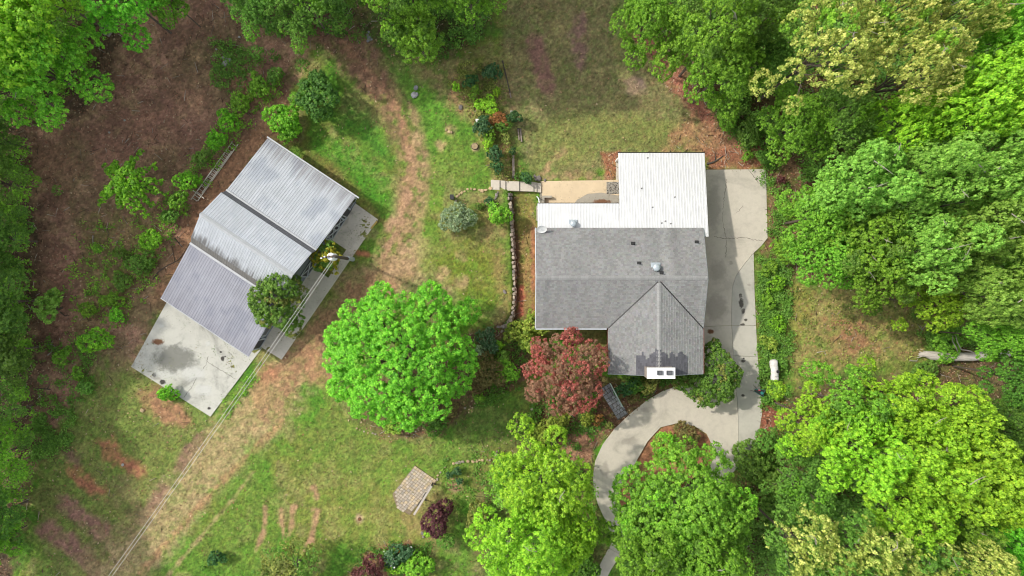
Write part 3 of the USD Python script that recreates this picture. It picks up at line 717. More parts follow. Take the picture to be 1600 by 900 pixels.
for k, (w, h) in enumerate(((0.18, 0.045),)):
    cap.append(bprism([(-8.86 - w, 5.66 - w * .44), (-8.86, 5.71), (-8.86 + w, 5.66 - w * .45), (-8.86 + w, 5.70 - w * .45), (-8.86, 5.75), (-8.86 - w, 5.70 - w * .44)], V0 - .02, V1 + .02))
putw('ridge_cap', cat_mesh(cap), 'trim_grey', barn)
putw('flashing', bbox(-11.62, -11.45, V0 - .01, V1 + .01, 4.2, 4.25), 'trim_grey', barn)
putw('flashing', bbox(-6.36, -6.22, V0 - .01, V1 + .01, 4.08, 4.13), 'trim_grey', barn)
putw('gutter', bbox(-0.9, -0.78, V0 - .1, V1 + .25, 2.9, 3.02), 'trim_grey', barn)
putw('edge_trim', bbox(-17.0, -16.93, V0, V1, 2.98, 3.06), 'trim_grey', barn)
inner = [(-1.3, 0.4), (-1.3, 2.86), (-6.37, 3.86), (-6.7, 4.45), (-8.86, 5.45), (-10.9, 4.5), (-11.46, 4.0), (-16.5, 2.95), (-16.5, 0.4)]
putw('wall', bprism(inner, V0 + 0.3, V0 + 0.45), 'barn_wall', barn)
wall_se = putw('wall', bprism(inner, V1 - 0.45, V1 - 0.30), 'barn_wall', barn)
putw('wall', bbox(-1.45, -1.3, V0 + 0.3, V1 - 0.3, 0.4, 2.86), 'barn_wall', barn)
putw('wall', bbox(-16.65, -16.5, V0 + 0.3, V1 - 0.3, 0.4, 2.9), 'barn_wall', barn)
VF = V1 - 0.295
def u_at(px, py, z): return Binv(*P(px, py, z))[0]
def barn_door(px, py, w, braced):
    u = u_at(px, py, 1.9)
    d = putw('door', bbox(u - w / 2, u + w / 2, VF, VF + 0.05, 0.78, 2.75), 'dark_opening', barn)
    b = [bbox(u - w / 2, u - w / 2 + .1, VF + .05, VF + .09, .78, 2.75), bbox(u + w / 2 - .1, u + w / 2, VF + .05, VF + .09, .78, 2.75), bbox(u - w / 2 + .1, u + w / 2 - .1, VF + .05, VF + .09, 2.62, 2.75), bbox(u - w / 2 + .1, u + w / 2 - .1, VF + .05, VF + .09, .78, .9)]
    for m in b: putw('trim', m, 'barn_trim', d, barn)
    if braced:
        for s in (-1, 1):
            a = B(u - s * (w / 2 - .12), VF + .062, .92); e = B(u + s * (w / 2 - .12), VF + .062, 2.6)
            putw('brace', tube([a, e], [.055, .055], 4), 'barn_trim', d, barn)
barn_door(528, 347, 1.5, True); barn_door(516, 361, 1.5, True); barn_door(476, 417, 1.6, True); barn_door(402, 537, 1.1, False)
def barn_window(px, py, w):
    u = u_at(px, py, 1.9)
    f = putw('window', bbox(u - w / 2, u + w / 2, VF, VF + .05, 1.4, 2.5), 'barn_trim', barn)
    putw('pane', bbox(u - w / 2 + .1, u + w / 2 - .1, VF + .05, VF + .055, 1.5, 2.4), 'glass_dark', f, barn)
barn_window(551, 318, 1.1); barn_window(416, 519, .9); barn_window(422, 509, .9)
u = u_at(539, 334, 1.9); putw('doorway', bbox(u - .6, u + .6, VF, VF + .05, .78, 2.7), 'dark_opening', barn)
for q in ((545, 326), (534, 341), (511, 369), (410, 527)):
    u = u_at(*q, 2.2); putw('bracket', bbox(u - .07, u + .07, VF, VF + .36, 2.3, 2.42), 'barn_trim', barn)

# ------------------------------------------------------------------ the house
ZE, ZR = 3.7, 5.1
XW, XE, YN, YS, YR = 1.95, 15.78, 4.96, -3.32, 0.82
XV, XRW, YG = 7.92, 11.85, -7.07
house = wthing('house', 'brick house with a grey shingle roof and a wide white-capped chimney on its gable', 'house', (9.0, 0.0, 0.0))
SH = lin(158, 158, 157, 0.64)
def shingle_slope(name, poly, origin, eu, ew, tilt, seed, tone=1.0, wash=None):
    """poly in (u along the eave, w horizontal distance up the slope); rows of separate tabs"""
    r = np.random.default_rng(seed)
    poly = Polygon(poly); prep = shapely.prepared.prep(poly)
    u0, w0, u1, w1 = poly.bounds
    eh = 0.145; tw_ = 0.20
    V, F, C, n = [], [], [], 0
    k = 0; w = w0
    while w < w1:
        u = u0 - r.uniform(0, tw_)
        while u < u1:
            d = tw_ * r.choice([0.6, 1.0, 1.0, 1.3])
            cell = sbox(u, w, u + d - 0.006, min(w + eh, w1))
            u += d
            if not prep.intersects(cell): continue
            g = cell if prep.contains(cell) else poly.intersection(cell)
            for p in getattr(g, 'geoms', [g]):
                if p.geom_type != 'Polygon' or p.area < 1e-4: continue
                q = np.array(shapely.geometry.polygon.orient(p).exterior.coords)[:-1]
                lift = 0.026 + r.choice([0.0, 0.0, 0.009])
                z = q[:, 1] * tilt + lift * (1 - (q[:, 1] - w) / eh) + 0.004
                top = origin + np.outer(q[:, 0], eu) + np.outer(q[:, 1], ew) + np.c_[np.zeros((len(q), 2)), z]
                bot = top - [0, 0, 0.03]
                m = len(q)
                V += [top, bot]
                F += [[n, n + i, n + i + 1] for i in range(1, m - 1)]
                F += [[n + i, n + m + i, n + m + (i + 1) % m] for i in range(m)] + [[n + i, n + m + (i + 1) % m, n + (i + 1) % m] for i in range(m)]
                n += 2 * m
                cc = SH * tone * r.choice([0.86, 0.94, 1.0, 1.05, 1.1]) * (1 + r.normal(0, 0.02, 3))
                qx = origin + q[:, 0].mean() * eu + q[:, 1].mean() * ew
                cc = cc * (0.93 + .14 * meshkit.noise(np.array([q[:, 0].mean() / .45, q[:, 1].mean() / 3.5, seed])) * 1.0) * (.94 + .12 * meshkit.noise(np.array([qx[0] / 1.8, qx[1] / 1.8, seed + 7.])))
                if wash is not None:
                    cc = cc * wash(q[:, 0].mean(), q[:, 1].mean())
                C.append(np.repeat(np.clip(cc, 0, 1)[None], 2 * m, 0))
        w += eh; k += 1
    F = np.array(F); V = np.vstack(V)
    nrm = np.cross(V[F[0, 1]] - V[F[0, 0]], V[F[0, 2]] - V[F[0, 0]])
    if nrm[2] < 0: F = F[:, ::-1]
    return putw(name, (V, F), 'shingle', house, col=np.vstack(C))
X1, X2, X3 = np.array([1., 0, 0]), np.array([0, 1., 0]), np.array([0, 0, 1.])
tilt = (ZR - ZE) / (YR - YS)
half = XRW - XV
ZRW = ZE + half * tilt
yv = YS + half                                  # where the wing's ridge meets the main slope
def washN(u, w):
    x = XE - u
    d = x - 12.35
    return 1.0 + 0.14 * math.exp(-(d / 0.45) ** 2) - 0.14 * math.exp(-((d - 1.0) / 0.5) ** 2) - 0.09 * math.exp(-((d + 0.9) / 0.4) ** 2)
shingle_slope('shingle_slope', [(0, 0), (XE - XW, 0), (XE - XW, YN - YR), (0, YN - YR)], np.array([XE, YN, ZE]), -X1, -X2, tilt, 1, 1.0, washN)
shingle_slope('shingle_slope', [(0, 0), (XV - XW, 0), (XRW - XW, half), (XE - XW, 0), (XE - XW, YR - YS), (0, YR - YS)], np.array([XW, YS, ZE]), X1, X2, tilt, 2, 0.97)
L = YS - YG
shingle_slope('shingle_slope', [(0, 0), (L, 0), (L + half, half), (0, half)], np.array([XV, YG, ZE]), X2, X1, tilt, 3, 1.06)
shingle_slope('shingle_slope', [(0, 0), (L, 0), (L + half, half), (0, half)], np.array([XE, YG, ZE]), X2, -X1, tilt, 4, 1.06)
def roof_deck():
    zz = -0.035
    v = np.array([[XW, YN, ZE], [XE, YN, ZE], [XE, YR, ZR], [XW, YR, ZR], [XW, YS, ZE], [XV, YS, ZE], [XRW, yv, ZRW], [XE, YS, ZE], [XV, YG, ZE], [XRW, YG, ZRW], [XE, YG, ZE]], float) + [0, 0, zz]
    f = [[0, 3, 2], [0, 2, 1], [4, 5, 6], [4, 6, 3], [3, 6, 2], [6, 7, 2], [5, 8, 9], [5, 9, 6], [6, 9, 10], [6, 10, 7]]
    return v, np.array(f)
v, f = roof_deck()
putw('roof_deck', (np.vstack([v, v - [0, 0, .12]]), np.vstack([f, f[:, ::-1] + len(v)])), 'timber_grey', house)
def caps(name, a, b, wid, tone, seed):
    r = np.random.default_rng(seed); a, b = np.asarray(a, float), np.asarray(b, float)
    L_ = np.linalg.norm(b - a); d = (b - a) / L_; n = np.cross(d, X3); n /= np.linalg.norm(n)
    V, F, C = [], [], []; k = 0
    s = 0.0
    while s < L_:
        e = min(s + 0.3, L_); lo, hi = 0.03 + r.uniform(0, .004), 0.052
        q = np.array([a + d * s + n * wid - X3 * (wid * tilt - lo - .02), a + d * s + X3 * hi, a + d * s - n * wid - X3 * (wid * tilt - lo - .02),
                      a + d * (e - .01) + n * wid - X3 * (wid * tilt - lo), a + d * (e - .01) + X3 * (hi - .012), a + d * (e - .01) - n * wid - X3 * (wid * tilt - lo)])
        V.append(q); F += [[k, k + 3, k + 4], [k, k + 4, k + 1], [k + 1, k + 4, k + 5], [k + 1, k + 5, k + 2]]
        C.append(np.repeat((SH * tone * r.uniform(.92, 1.08))[None], 6, 0)); k += 6; s += 0.3
    F = np.array(F); V = np.vstack(V)
    if np.cross(V[F[0, 1]] - V[F[0, 0]], V[F[0, 2]] - V[F[0, 0]])[2] < 0: F = F[:, ::-1]
    putw(name, (V, F), 'shingle', house, col=np.vstack(C))
caps('ridge_cap', [XW, YR, ZR], [XE, YR, ZR], 0.17, 1.12, 5)
caps('ridge_cap', [XRW, YG, ZRW], [XRW, yv - .2, ZRW], 0.19, 1.22, 6)
# the darker, newer shingles with a stepped edge round the chimney
def dark_patch():
    r = np.random.default_rng(9)
    V, F, C, n = [], [], [], 0
    px_ = np.array([993, 1001, 1004, 1009, 1015, 1022, 1025, 1032, 1034, 1043, 1045, 1047, 1052, 1058, 1061, 1066, 1075]); top = np.array([556, 552, 548, 560, 556, 550, 545, 547, 549, 558, 559, 549, 552, 560, 546, 550, 556])
    for side in (-1, 1):
        for row in range(27):
            w0_ = row * 0.145
            u = 0.0
            while True:
                d = r.choice([.2, .3, .3]); y = YG + u; u += d
                xe = (XRW + side * (half - w0_ - .07))
                zc = ZE + (w0_ + .07) * tilt
                px = 800 + xe / (K * (H - zc) / H); py = 450 - (y + .15) / (K * (H - zc) / H)
                if u > 4: break
                if px < 993 or px > 1075: continue
                if py < np.interp(px, px_, top) + r.uniform(-.8, .8): continue
                q = np.array([[w0_, y], [w0_, y + d - .006], [w0_ + .145, y + d - .006], [w0_ + .145, y]])
                x = XRW + side * (half - q[:, 0])
                z = ZE + q[:, 0] * tilt + np.array([.058, .058, .034, .034])
                t = np.c_[x, q[:, 1], z]
                V += [t, t - [0, 0, .03]]
                ff = [[n, n + 1, n + 2], [n, n + 2, n + 3]] + [[n + i, n + 4 + i, n + 4 + (i + 1) % 4] for i in range(4)] + [[n + i, n + 4 + (i + 1) % 4, n + (i + 1) % 4] for i in range(4)]
                F += ff if side > 0 else [g[::-1] for g in ff]
                n += 8
                C.append(np.repeat((lin(122, 122, 130, .5) * r.choice([.82, .95, 1.08]))[None], 8, 0))
    putw('shingle_patch', (np.vstack(V), np.array(F)), 'shingle', house, col=np.vstack(C), label='darker newer shingles with a stepped edge around the chimney')
dark_patch()
for a_, b_ in (((XV, YS, ZE + .02), (XRW - .1, yv - .1, ZRW - .01)), ((XE - .03, YS, ZE + .02), (XRW + .1, yv - .1, ZRW - .01))):
    putw('valley', tube([a_, b_], [.055, .055], 5), 'dark_metal', house)
# gutters and rake boards
putw('gutter', bx(XW, XV - .1, YS - .12, YS - .005, ZE - .1, ZE + .0), 'gutter', house)
def rake(a, b, w, m): return tube([a, b], [w, w], 4)
for a, b in (((XW, YN, ZE), (XW, YR, ZR)), ((XW, YR, ZR), (XW, YS, ZE)), ((XE, YN, ZE), (XE, YR, ZR)), ((XE, YR, ZR), (XE, YS, ZE)), ((XV, YG, ZE), (XRW, YG, ZRW)), ((XRW, YG, ZRW), (XE, YG, ZE))):
    putw('rake_board', tube([np.array(a) - [0, 0, .1], np.array(b) - [0, 0, .1]], [.06, .06], 4), 'gutter', house)
putw('fascia', bx(XE - .02, XE + .07, YG, YS, ZE - .14, ZE - .02), 'brick_red', house, label='reddish board along the east eave of the gable wing')
# walls, windows, doors
putw('wall', bx(XW + .3, XE - .3, YS + .4, YN - .3, -.2, ZE - .12), 'brick_red', house)
putw('wall', bx(XV + .4, XE - .31, YG + .35, YS + .39, -.2, ZE - .12), 'brick_red', house)
def gable(y0, y1):
    m = extrude(Polygon([(XV + .4, ZE - .2), (XE - .31, ZE - .2), (XE - .31, ZE - .06), (XRW, ZRW - .2), (XV + .4, ZE - .06)]), 0, 1); q = m.vertices
    return np.c_[q[:, 0], y0 + (y1 - y0) * q[:, 2], q[:, 1]], m.faces[:, ::-1]
putw('gable_wall', gable(YG + .35, YG + .5), 'white_paint', house)
def win(x0, x1, y0, y1, z0, z1):
    f = putw('window', bx(x0, x1, y0, y1, z0, z1), 'white_paint', house)
    e = .07; o = .012
    if x1 - x0 > y1 - y0: putw('pane', bx(x0 + e, x1 - e, y0 - o, y1 + o, z0 + e, z1 - e), 'glass_dark', f, house)
    else: putw('pane', bx(x0 - o, x1 + o, y0 + e, y1 - e, z0 + e, z1 - e), 'glass_dark', f, house)
for y in (-2.2, 0.2, 3.0): win(XW + .25, XW + .33, y, y + 1.0, 1.1, 2.4)
for x in (3.0, 5.4): win(x, x + 1.2, YS + .35, YS + .43, 1.0, 2.4)
for x in (9.0, 13.3): win(x, x + 1.3, YG + .3, YG + .38, 1.0, 2.4)
for y in (-5.8, -1.5, 2.0): win(XE - .34, XE - .27, y, y + 1.1, 1.1, 2.4)
dr = putw('door', bx(6.8, 7.7, YS + .34, YS + .41, .1, 2.15), 'white_paint', house)
putw('handle', trimesh.creation.icosphere(subdivisions=1, radius=.04).apply_translation([6.9, YS + .31, 1.1]), 'galvanised', dr, house)
# chimney
cx0, cy1 = P(1011, 574.5, 5.9); cx1, cy0 = P(1055, 592, 5.9)
ch = putw('chimney', bx(cx0 + .03, cx1 - .03, cy0 + .03, cy1 - .03, -.1, 5.8), 'chimney_brick', house)
putw('chimney_cap', bx(cx0, cx1, cy0, cy1, 5.8, 5.92), 'bright_white', ch, house)
for px_, w_ in ((1031, .42), (1046, .46)):
    q = P(px_, 582.5, 6.0)
    putw('flue', cat_mesh([bx(q[0] - w_ / 2, q[0] + w_ / 2, q[1] - .17, q[1] - .13, 5.92, 6.06), bx(q[0] - w_ / 2, q[0] + w_ / 2, q[1] + .13, q[1] + .17, 5.92, 6.06),
                           bx(q[0] - w_ / 2, q[0] - w_ / 2 + .04, q[1] - .13, q[1] + .13, 5.92, 6.06), bx(q[0] + w_ / 2 - .04, q[0] + w_ / 2, q[1] - .13, q[1] + .13, 5.92, 6.06), bx(q[0] - w_ / 2 + .05, q[0] + w_ / 2 - .05, q[1] - .12, q[1] + .12, 5.92, 6.0)]), 'flue_grey', ch, house)
def roof_z(x, y):
    if y > YR: return ZE + (YN - y) * tilt
    return ZE + (y - YS) * tilt
def on_roof(px, py):
    z = 4.4
    for _ in range(4): x, y = P(px, py, z); z = roof_z(x, y)
    return x, y, z
for q in ((989, 381), (998.5, 412), (1033.5, 427), (1088.5, 379)):
    x, y, z = on_roof(*q)
    putw('vent_pipe', cat_mesh([cyl(x, y, z - .05, z + .32, .055, 10), bx(x - .16, x + .16, y - .13, y + .17, z + .0, z + .045)]), 'dark_metal', house)
x, y, z = on_roof(1024.5, 418)
def turbine(x, y, z, r_, m, par, root):
    dome = trimesh.creation.icosphere(subdivisions=2, radius=r_); dome.apply_scale([1, 1, .6]); dome.apply_translation([x, y, z + .35])
    parts = [dome, cyl(x, y, z - .1, z + .3, r_ * .75, 14)] + [obox([x + math.cos(a) * r_ * .8, y + math.sin(a) * r_ * .8], [x + math.cos(a) * r_ * 1.06, y + math.sin(a) * r_ * 1.06], .02, z + .12, z + .36) for a in np.arange(0, 6.2, .52)]
    putw('roof_turbine', cat_mesh(parts), m, par, root)
    putw('turbine_base', bx(x - r_ * 1.25, x + r_ * 1.25, y + .02, y + r_ * 1.35, z - .14, z + .03), m, par, root)
turbine(x, y, z, .30, 'galvanised', house, house)
x, y, z = on_roof(846, 359.5)
dish = trimesh.creation.icosphere(subdivisions=3, radius=.42); dv = np.array(dish.vertices); dv[:, 2] = np.where(dv[:, 2] < 0, dv[:, 2] * .22, dv[:, 2] * -.12 - .02)
ca = math.radians(50); dv = np.c_[dv[:, 0], dv[:, 1] * math.cos(ca) - dv[:, 2] * math.sin(ca), dv[:, 1] * math.sin(ca) + dv[:, 2] * math.cos(ca)]
sd_ = putw('satellite_dish', (dv + [x, y, z + .55], dish.faces), 'bright_white', house, smooth=True)
putw('mast', tube([[x, y, z - .05], [x, y - .02, z + .5]], [.025, .025], 8), 'galvanised', sd_, house)
putw('feed_arm', tube([[x, y + .1, z + .3], [x, y + .5, z + .55]], [.015, .015], 6), 'galvanised', sd_, house)

# ------------------------------------------------------------------ white carport and porch roof behind the house
YA, YB = 11.37, 7.03
CX0, CX1, CXP = 8.93, 16.22, 2.12
cz = lambda y: 3.6 - (y - YN) * 0.171
carport = wthing('carport', 'flat white ribbed-metal carport roof joined to a narrow white porch roof', 'carport', (12.5, 8.2, 0))
cw = lambda s, t, z: np.stack([s, t, np.broadcast_to(z, s.shape)], -1)
def whitec(seed):
    def f(s, t, h, r, i):
        n1 = meshkit.noise(np.c_[s / .25, t * 2, np.full(len(s), seed)], seed); n2 = meshkit.fbm(np.c_[s / 2.5, t * 4, np.full(len(s), seed + 5.)], 3, seed)
        return np.array([.60, .605, .61]) * (0.97 + .09 * (n1 - .5) + .10 * (n2 - .5) - 0.035 * (h < .005) * (n1 > .45) + r.normal(0, .004))[:, None]
    return f
metal_sheets(carport, carport, cw, CX0, CX1, YA, YN - .45, cz(YA), cz(YN - .45), 8, 4, whitec(2), rib=.45, seed=21, nt=10)
metal_sheets(carport, carport, cw, CXP, CX0 - .01, YB, YN - .45, cz(YB), cz(YN - .45), 7, 4, whitec(3), rib=.45, seed=22, nt=8)
q1 = P(1107, 370, 3.5)[1]
metal_sheets(carport, carport, cw, XE + .09, CX1, YN - .46, q1, cz(YN - .46), cz(q1), 1, 2, whitec(4), rib=.45, seed=23, nt=4)
putw('eave_trim', bx(CX0 - .02, CX1 + .02, YA, YA + .07, cz(YA) - .12, cz(YA) + .01), 'dark_metal', carport)
putw('eave_trim', bx(CXP - .02, CX0 - .03, YB, YB + .06, cz(YB) - .14, cz(YB) + .0), 'dark_metal', carport)
putw('edge_trim', bx(CX1, CX1 + .05, q1, YA, cz(YA) - .3, cz(YA) - .1), 'white_paint', carport)
for x_, y_ in ((CX0 + .2, YA - .25), (12.5, YA - .25), (CX1 - .2, YA - .25), (CX1 - .2, 8.2), (CX1 - .2, 5.4), (CXP + .15, YB - .12), (5.4, YB - .12), (CX0 + .2, YB - .2)):
    putw('post', bx(x_ - .06, x_ + .06, y_ - .06, y_ + .06, -.05, cz(y_) - .03), 'white_paint', carport)
xt, yt = P(895, 350, 3.5)
turbine(xt, yt, cz(yt) + .05, .26, 'galvanised', carport, carport)
q = P(842, 313, 2.0); putw('downpipe', tube([[q[0], YB + .06, 3.1], [q[0] - .05, YB + .5, 2.6], [q[0] - .1, YB + 1.0, .1]], [.05] * 3, 8), 'bright_white', carport)
rng = np.random.default_rng(31)
for a, b in ((1002, 295), (1018, 325), (1053, 309), (1013, 246), (1045, 351), (1037, 347), (1031, 350)):
    x_, y_ = P(a, b, cz(9)); z_ = cz(y_) + .035
    putw('fallen_twig', obox([x_ - .06, y_], [x_ + .06, y_ + .05], .06, z_, z_ + .03), 'pole_wood', carport)

# ------------------------------------------------------------------ patio, steps, walls
patio = thing('patio', kind='structure')
zpat = .06
tan = Polygon([(845, 283), (968, 281), (968, 320), (848, 321)])
greyp = Polygon([(894, 322), (902, 312), (918, 303), (940, 301), (968, 306), (968, 323)])
for nm, pol, mt in (('slab', tan.difference(greyp), 'tan_patio'), ('slab', tan.intersection(greyp), 'grey_patio')):
    for g in getattr(pol, 'geoms', [pol]): put(nm, extrude(Polygon(PP(g.exterior.coords, zpat)).buffer(-.003), -.1, zpat), mt, patio)
put('slab', extrude(Polygon(PP([(838, 321.5), (968, 320.8), (968, 345), (838, 345)], zpat)), -.1, zpat - .01), 'grey_patio', patio)
put('slab', extrude(Polygon([(CX0 + .2, YN - .25), (16.9, YN - .25), (16.9, YA), (CX0 + .2, YA)]), -.1, .035), 'concrete', patio)
blot(940, 315, 14, 4, zpat, 'rust_stain', patio, 131)
smat = wthing('stone_mat', 'square mat of grey and white pebbles on the tan patio beside the white roof', 'paving', (*P(958, 293, .1), zpat))
put('base', bx(-.58, .55, -.55, .5, 0, .03), 'grey_patio', smat)
rng = np.random.default_rng(33)
for i in range(11):
    for j in range(10):
        put('pebble', stone(rng, [-.53 + i * .103 + rng.normal(0, .012), -.5 + j * .103 + rng.normal(0, .012), .045], .1 * rng.uniform(.7, 1), .085 * rng.uniform(.7, 1), .05, rng.uniform(0, 3), sub=0), ('mat_white', 'dark_metal', 'stone_grey')[rng.integers(0, 3)], smat)
curb = wthing('planter_kerb', 'low L-shaped grey concrete kerb at the left end of the tan patio', 'kerb', (*P(849, 313, .3), 0))
a, b_, d_ = P(849, 318, .4), P(849, 307.5, .4), P(862, 307.5, .4)
putw('side', obox(a, b_ + [0, .09], .18, .02, .48), 'grey_patio', curb); putw('side', obox(b_ + [.095, 0], d_, .18, .02, .48), 'grey_patio', curb)
# steps
steps = wthing('garden_steps', 'straight flight of broad pale concrete steps leading to the tan patio', 'steps', (*P(805, 291, .3), 0))
xs = [767, 780.5, 789.5, 811, 833.5, 838.5, 845.5]
for k in range(6):
    zt = .76 - k * .115
    yT = (281 + k * .9, 296 + k * .8)
    pol = PP([(xs[k], yT[0]), (xs[k + 1], yT[0] + .6), (xs[k + 1], yT[1] + .6), (xs[k], yT[1])], zt)
    putw('step', extrude(Polygon(pol), -.1, zt), 'concrete_step', steps)
# retaining wall
wall = wthing('retaining_wall', 'curved dry-stone retaining wall between the lawn and the house', 'wall', (*P(800, 400), 0))
rng = np.random.default_rng(41)
wl = np.c_[np.array([G(795, 301), G(797, 320), G(799, 350), G(800.5, 380), G(802, 400), G(803, 440), G(803, 470), G(801, 490), G(797, 503), G(789, 510), G(776, 511)])[:, :2]]
for lvl in range(3):
    for p, a in walk(np.c_[wl, np.zeros(len(wl))], .29 + .05 * lvl, rng, .3):
        z = .10 + lvl * .27
        o = np.array([-math.sin(a), math.cos(a)]) * (.06 * (2 - lvl) + rng.normal(0, .03))
        putw('stone', stone(rng, [p[0] + o[0], p[1] + o[1], z + rng.normal(0, .015)], .32, .24 + rng.uniform(-.05, .08), .30, a), 'stone_pale' if rng.random() < .8 else 'stone_grey', wall)
for lab, pts, zt in (('lower', [(797, 497), (790, 508), (776, 511)], .5), ('upper', [(800, 500), (792, 511), (778, 521.5)], .35), ('x', [(799, 506), (792, 516), (782, 520)], .2)):
    for p, a in walk(np.c_[np.array([P(*q, .4) for q in pts]), np.zeros(3)], .34, rng, .3):
        putw('stone', stone(rng, [p[0], p[1], zt], .34, .28, .26, a), 'stone_pale', wall)
# stone edgings
def edging(label, pts, step, size, mats_, seed, gap=.15):
    r = np.random.default_rng(seed)
    w = np.array([G(*q) for q in pts]); c0 = w[len(w) // 2]
    t = wthing('stone_edging', label, 'edging', c0)
    for p, a in walk(w, step, r, .35):
        if r.random() < gap: continue
        s = size * r.uniform(.7, 1.25)
        z = float(gz(p[0], p[1])) + .05
        putw('stone', stone(r, [p[0] + r.normal(0, .03), p[1] + r.normal(0, .03), z], s, s * r.uniform(.6, .95), s * .55, a + r.normal(0, .3)), mats_[r.integers(0, len(mats_))], t)
edging('arc of pale stones edging the small round bed beside the pale steps', [(711, 316), (716, 306), (724, 300), (733, 296), (745, 297), (757, 298), (767, 296)], .30, .26, ['stone_tan', 'stone_pale'], 51)
edging('long winding line of pale stones from the paver patio towards the red maple', [(683, 752), (683, 745), (687, 738), (694, 731), (704, 725), (718, 722), (735, 721), (752, 719), (768, 718), (774, 713), (779, 702), (786, 690), (795, 678), (806, 662), (818, 649), (833, 637)], .34, .25, ['stone_tan', 'stone_pale', 'stone_tan'], 52)
edging('line of small stones edging the bed below the big green maple', [(555, 668), (575, 676), (600, 681), (622, 682), (642, 676), (668, 668), (700, 655), (735, 632), (765, 622), (795, 612)], .36, .17, ['stone_tan', 'stone_pale'], 53, .3)
edging('short row of grey stones beside the top of the retaining wall', [(778, 298), (776, 304), (775, 311)], .3, .28, ['stone_grey'], 54, 0)
# paver patio
pav = wthing('paver_patio', None, None, G(648, 768), kind='structure')
o_, ax_, bx_ = np.array(G(648.5, 727.5))[:2], np.array(G(682, 750))[:2], np.array(G(614.5, 770))[:2]
va, vb = ax_ - o_, bx_ - o_
zg = float(gz(*o_)); rng = np.random.default_rng(61)
NC, NR = 9, 16
rowv = vb * 1.30
sandq = np.array([o_ - va * .01, o_ + va * 1.03, o_ + va * 1.03 + rowv * .97, o_ + va * .45 + rowv * .99, o_ + va * .0 + vb * 1.03])
putw('sand_bed', extrude(Polygon(sandq), zg - .1, zg + .05), 'paver_sand', pav)
for j in range(NR):
    for i in range(NC):
        if j >= 12 and i < (j - 11) * 0.9: continue
        if j >= 14 and i > 6: continue
        s0, s1, t0, t1 = i / NC, (i + 1) / NC, j / NR, (j + 1) / NR
        sh = .06 / NC * (j % 3)
        g = .011
        pol = [o_ + va * (min(s + sh, 1.03)) + rowv * t for s, t in ((s0 + g, t0 + .004), (s1 - g + .005, t0 + .004), (s1 - g + .005, t1 - .004), (s0 + g, t1 - .004))]
        m = extrude(Polygon(pol), zg - .05, zg + .085 + rng.normal(0, .006))
        putw('paver', m, ('paver_a', 'paver_b', 'paver_c', 'paver_a')[rng.integers(0, 4)], pav)
# flagstone path to the front door
path = wthing('stone_path', None, None, (*P(960, 630), 0), kind='structure')
A0, A1, w_ = P(944, 604, .1), P(974, 652, .1), 1.05
dd = (A1 - A0) / np.linalg.norm(A1 - A0); nn = np.array([-dd[1], dd[0]]); LL = np.linalg.norm(A1 - A0)
putw('bed', obox(A0, A1, w_, -.05, .07), 'crack', path)
rng = np.random.default_rng(63); s = 0
while s < LL - .15:
    step = rng.uniform(.28, .4); t = -w_ / 2
    while t < w_ / 2 - .08:
        ww = min(rng.uniform(.22, .45), w_ / 2 - t); e = min(s + step, LL)
        c4 = [A0 + dd * (s + .015 + rng.uniform(0, .04)) + nn * (t + .015), A0 + dd * (e - .015) + nn * (t + .02 + rng.uniform(0, .03)), A0 + dd * (e - .02 - rng.uniform(0, .04)) + nn * (t + ww - .015), A0 + dd * (s + .015) + nn * (t + ww - .02)]
        pg = Polygon(c4)
        if pg.is_valid and pg.area > .01: putw('flagstone', extrude(pg, .0, .095 + rng.normal(0, .005)), 'slate', path)
        t += ww
    s += step
rail = wthing('handrail', 'thin pale green metal handrail along the flagstone path', 'handrail', (*P(962, 625), 0))
r0, r1 = P(953.5, 599, .95), P(973, 636, .95)
putw('top_rail', tube([[*r0, .95], [*r1, .95]], [.05, .05], 8), 'rail_green', rail)
for f_ in (.03, .5, .97): q = r0 + (r1 - r0) * f_; putw('post', cyl(q[0], q[1], 0, .93, .022, 8), 'galvanised', rail)

# ------------------------------------------------------------------ utility pole, cables, ladder and other small things
def utility_pole(loc, label, base_tilt=(0, 0)):
    t = wthing('utility_pole', label, 'utility pole', loc)
    x, y, z0 = loc
    putw('shaft', tube([[x, y, z0 - .2], [x - .02, y, 6.95]], [.16, .11], 12), 'pole_wood', t)
    tr = putw('transformer', cat_mesh([cyl(x - .30, y - .02, 5.7, 6.75, .30, 20), cyl(x - .30, y - .02, 6.75, 6.83, .30, 20, .22)]), 'transformer_white', t)
    putw('bushing', cyl(x - .42, y + .02, 6.83, 7.02, .05, 10), 'stone_tan', tr, t)
    putw('bushing', cyl(x - .2, y - .08, 6.83, 7.02, .05, 10), 'stone_tan', tr, t)
    putw('bracket', cat_mesh([obox([x - .12, y], [x - .02, y], .1, 5.9, 6.0), obox([x - .12, y], [x - .02, y], .1, 6.45, 6.55)]), 'dark_metal', t)
    putw('crossarm', obox([x - 1.0, y - .12], [x + .2, y + .05], .09, 6.86, 6.97), 'pole_wood', t)
    for q in ((-.95, -.16), (-.7, -.04)): putw('insulator', cyl(x + q[0], y + q[1], 6.97, 7.13, .06, 10), 'transformer_white', t)
    putw('guard', cyl(x + .03, y + .02, z0, 2.6, .19, 10, .17), 'galvanised', t)
    return t
pb = G(551, 405.5)
pole = utility_pole(pb, 'grey utility pole with a round white transformer, beside the barn apron')
top = np.array([*P(519, 408.5, 7.0), 7.05]); tgt = P(120, 971, 7.0)
far_ = np.array([*(top[:2] + (tgt - top[:2]) * 1.15), 7.05])
pole2 = utility_pole(np.array([far_[0] + .9, far_[1] + .1, 0.7]), 'second grey utility pole at the far end of the cables')
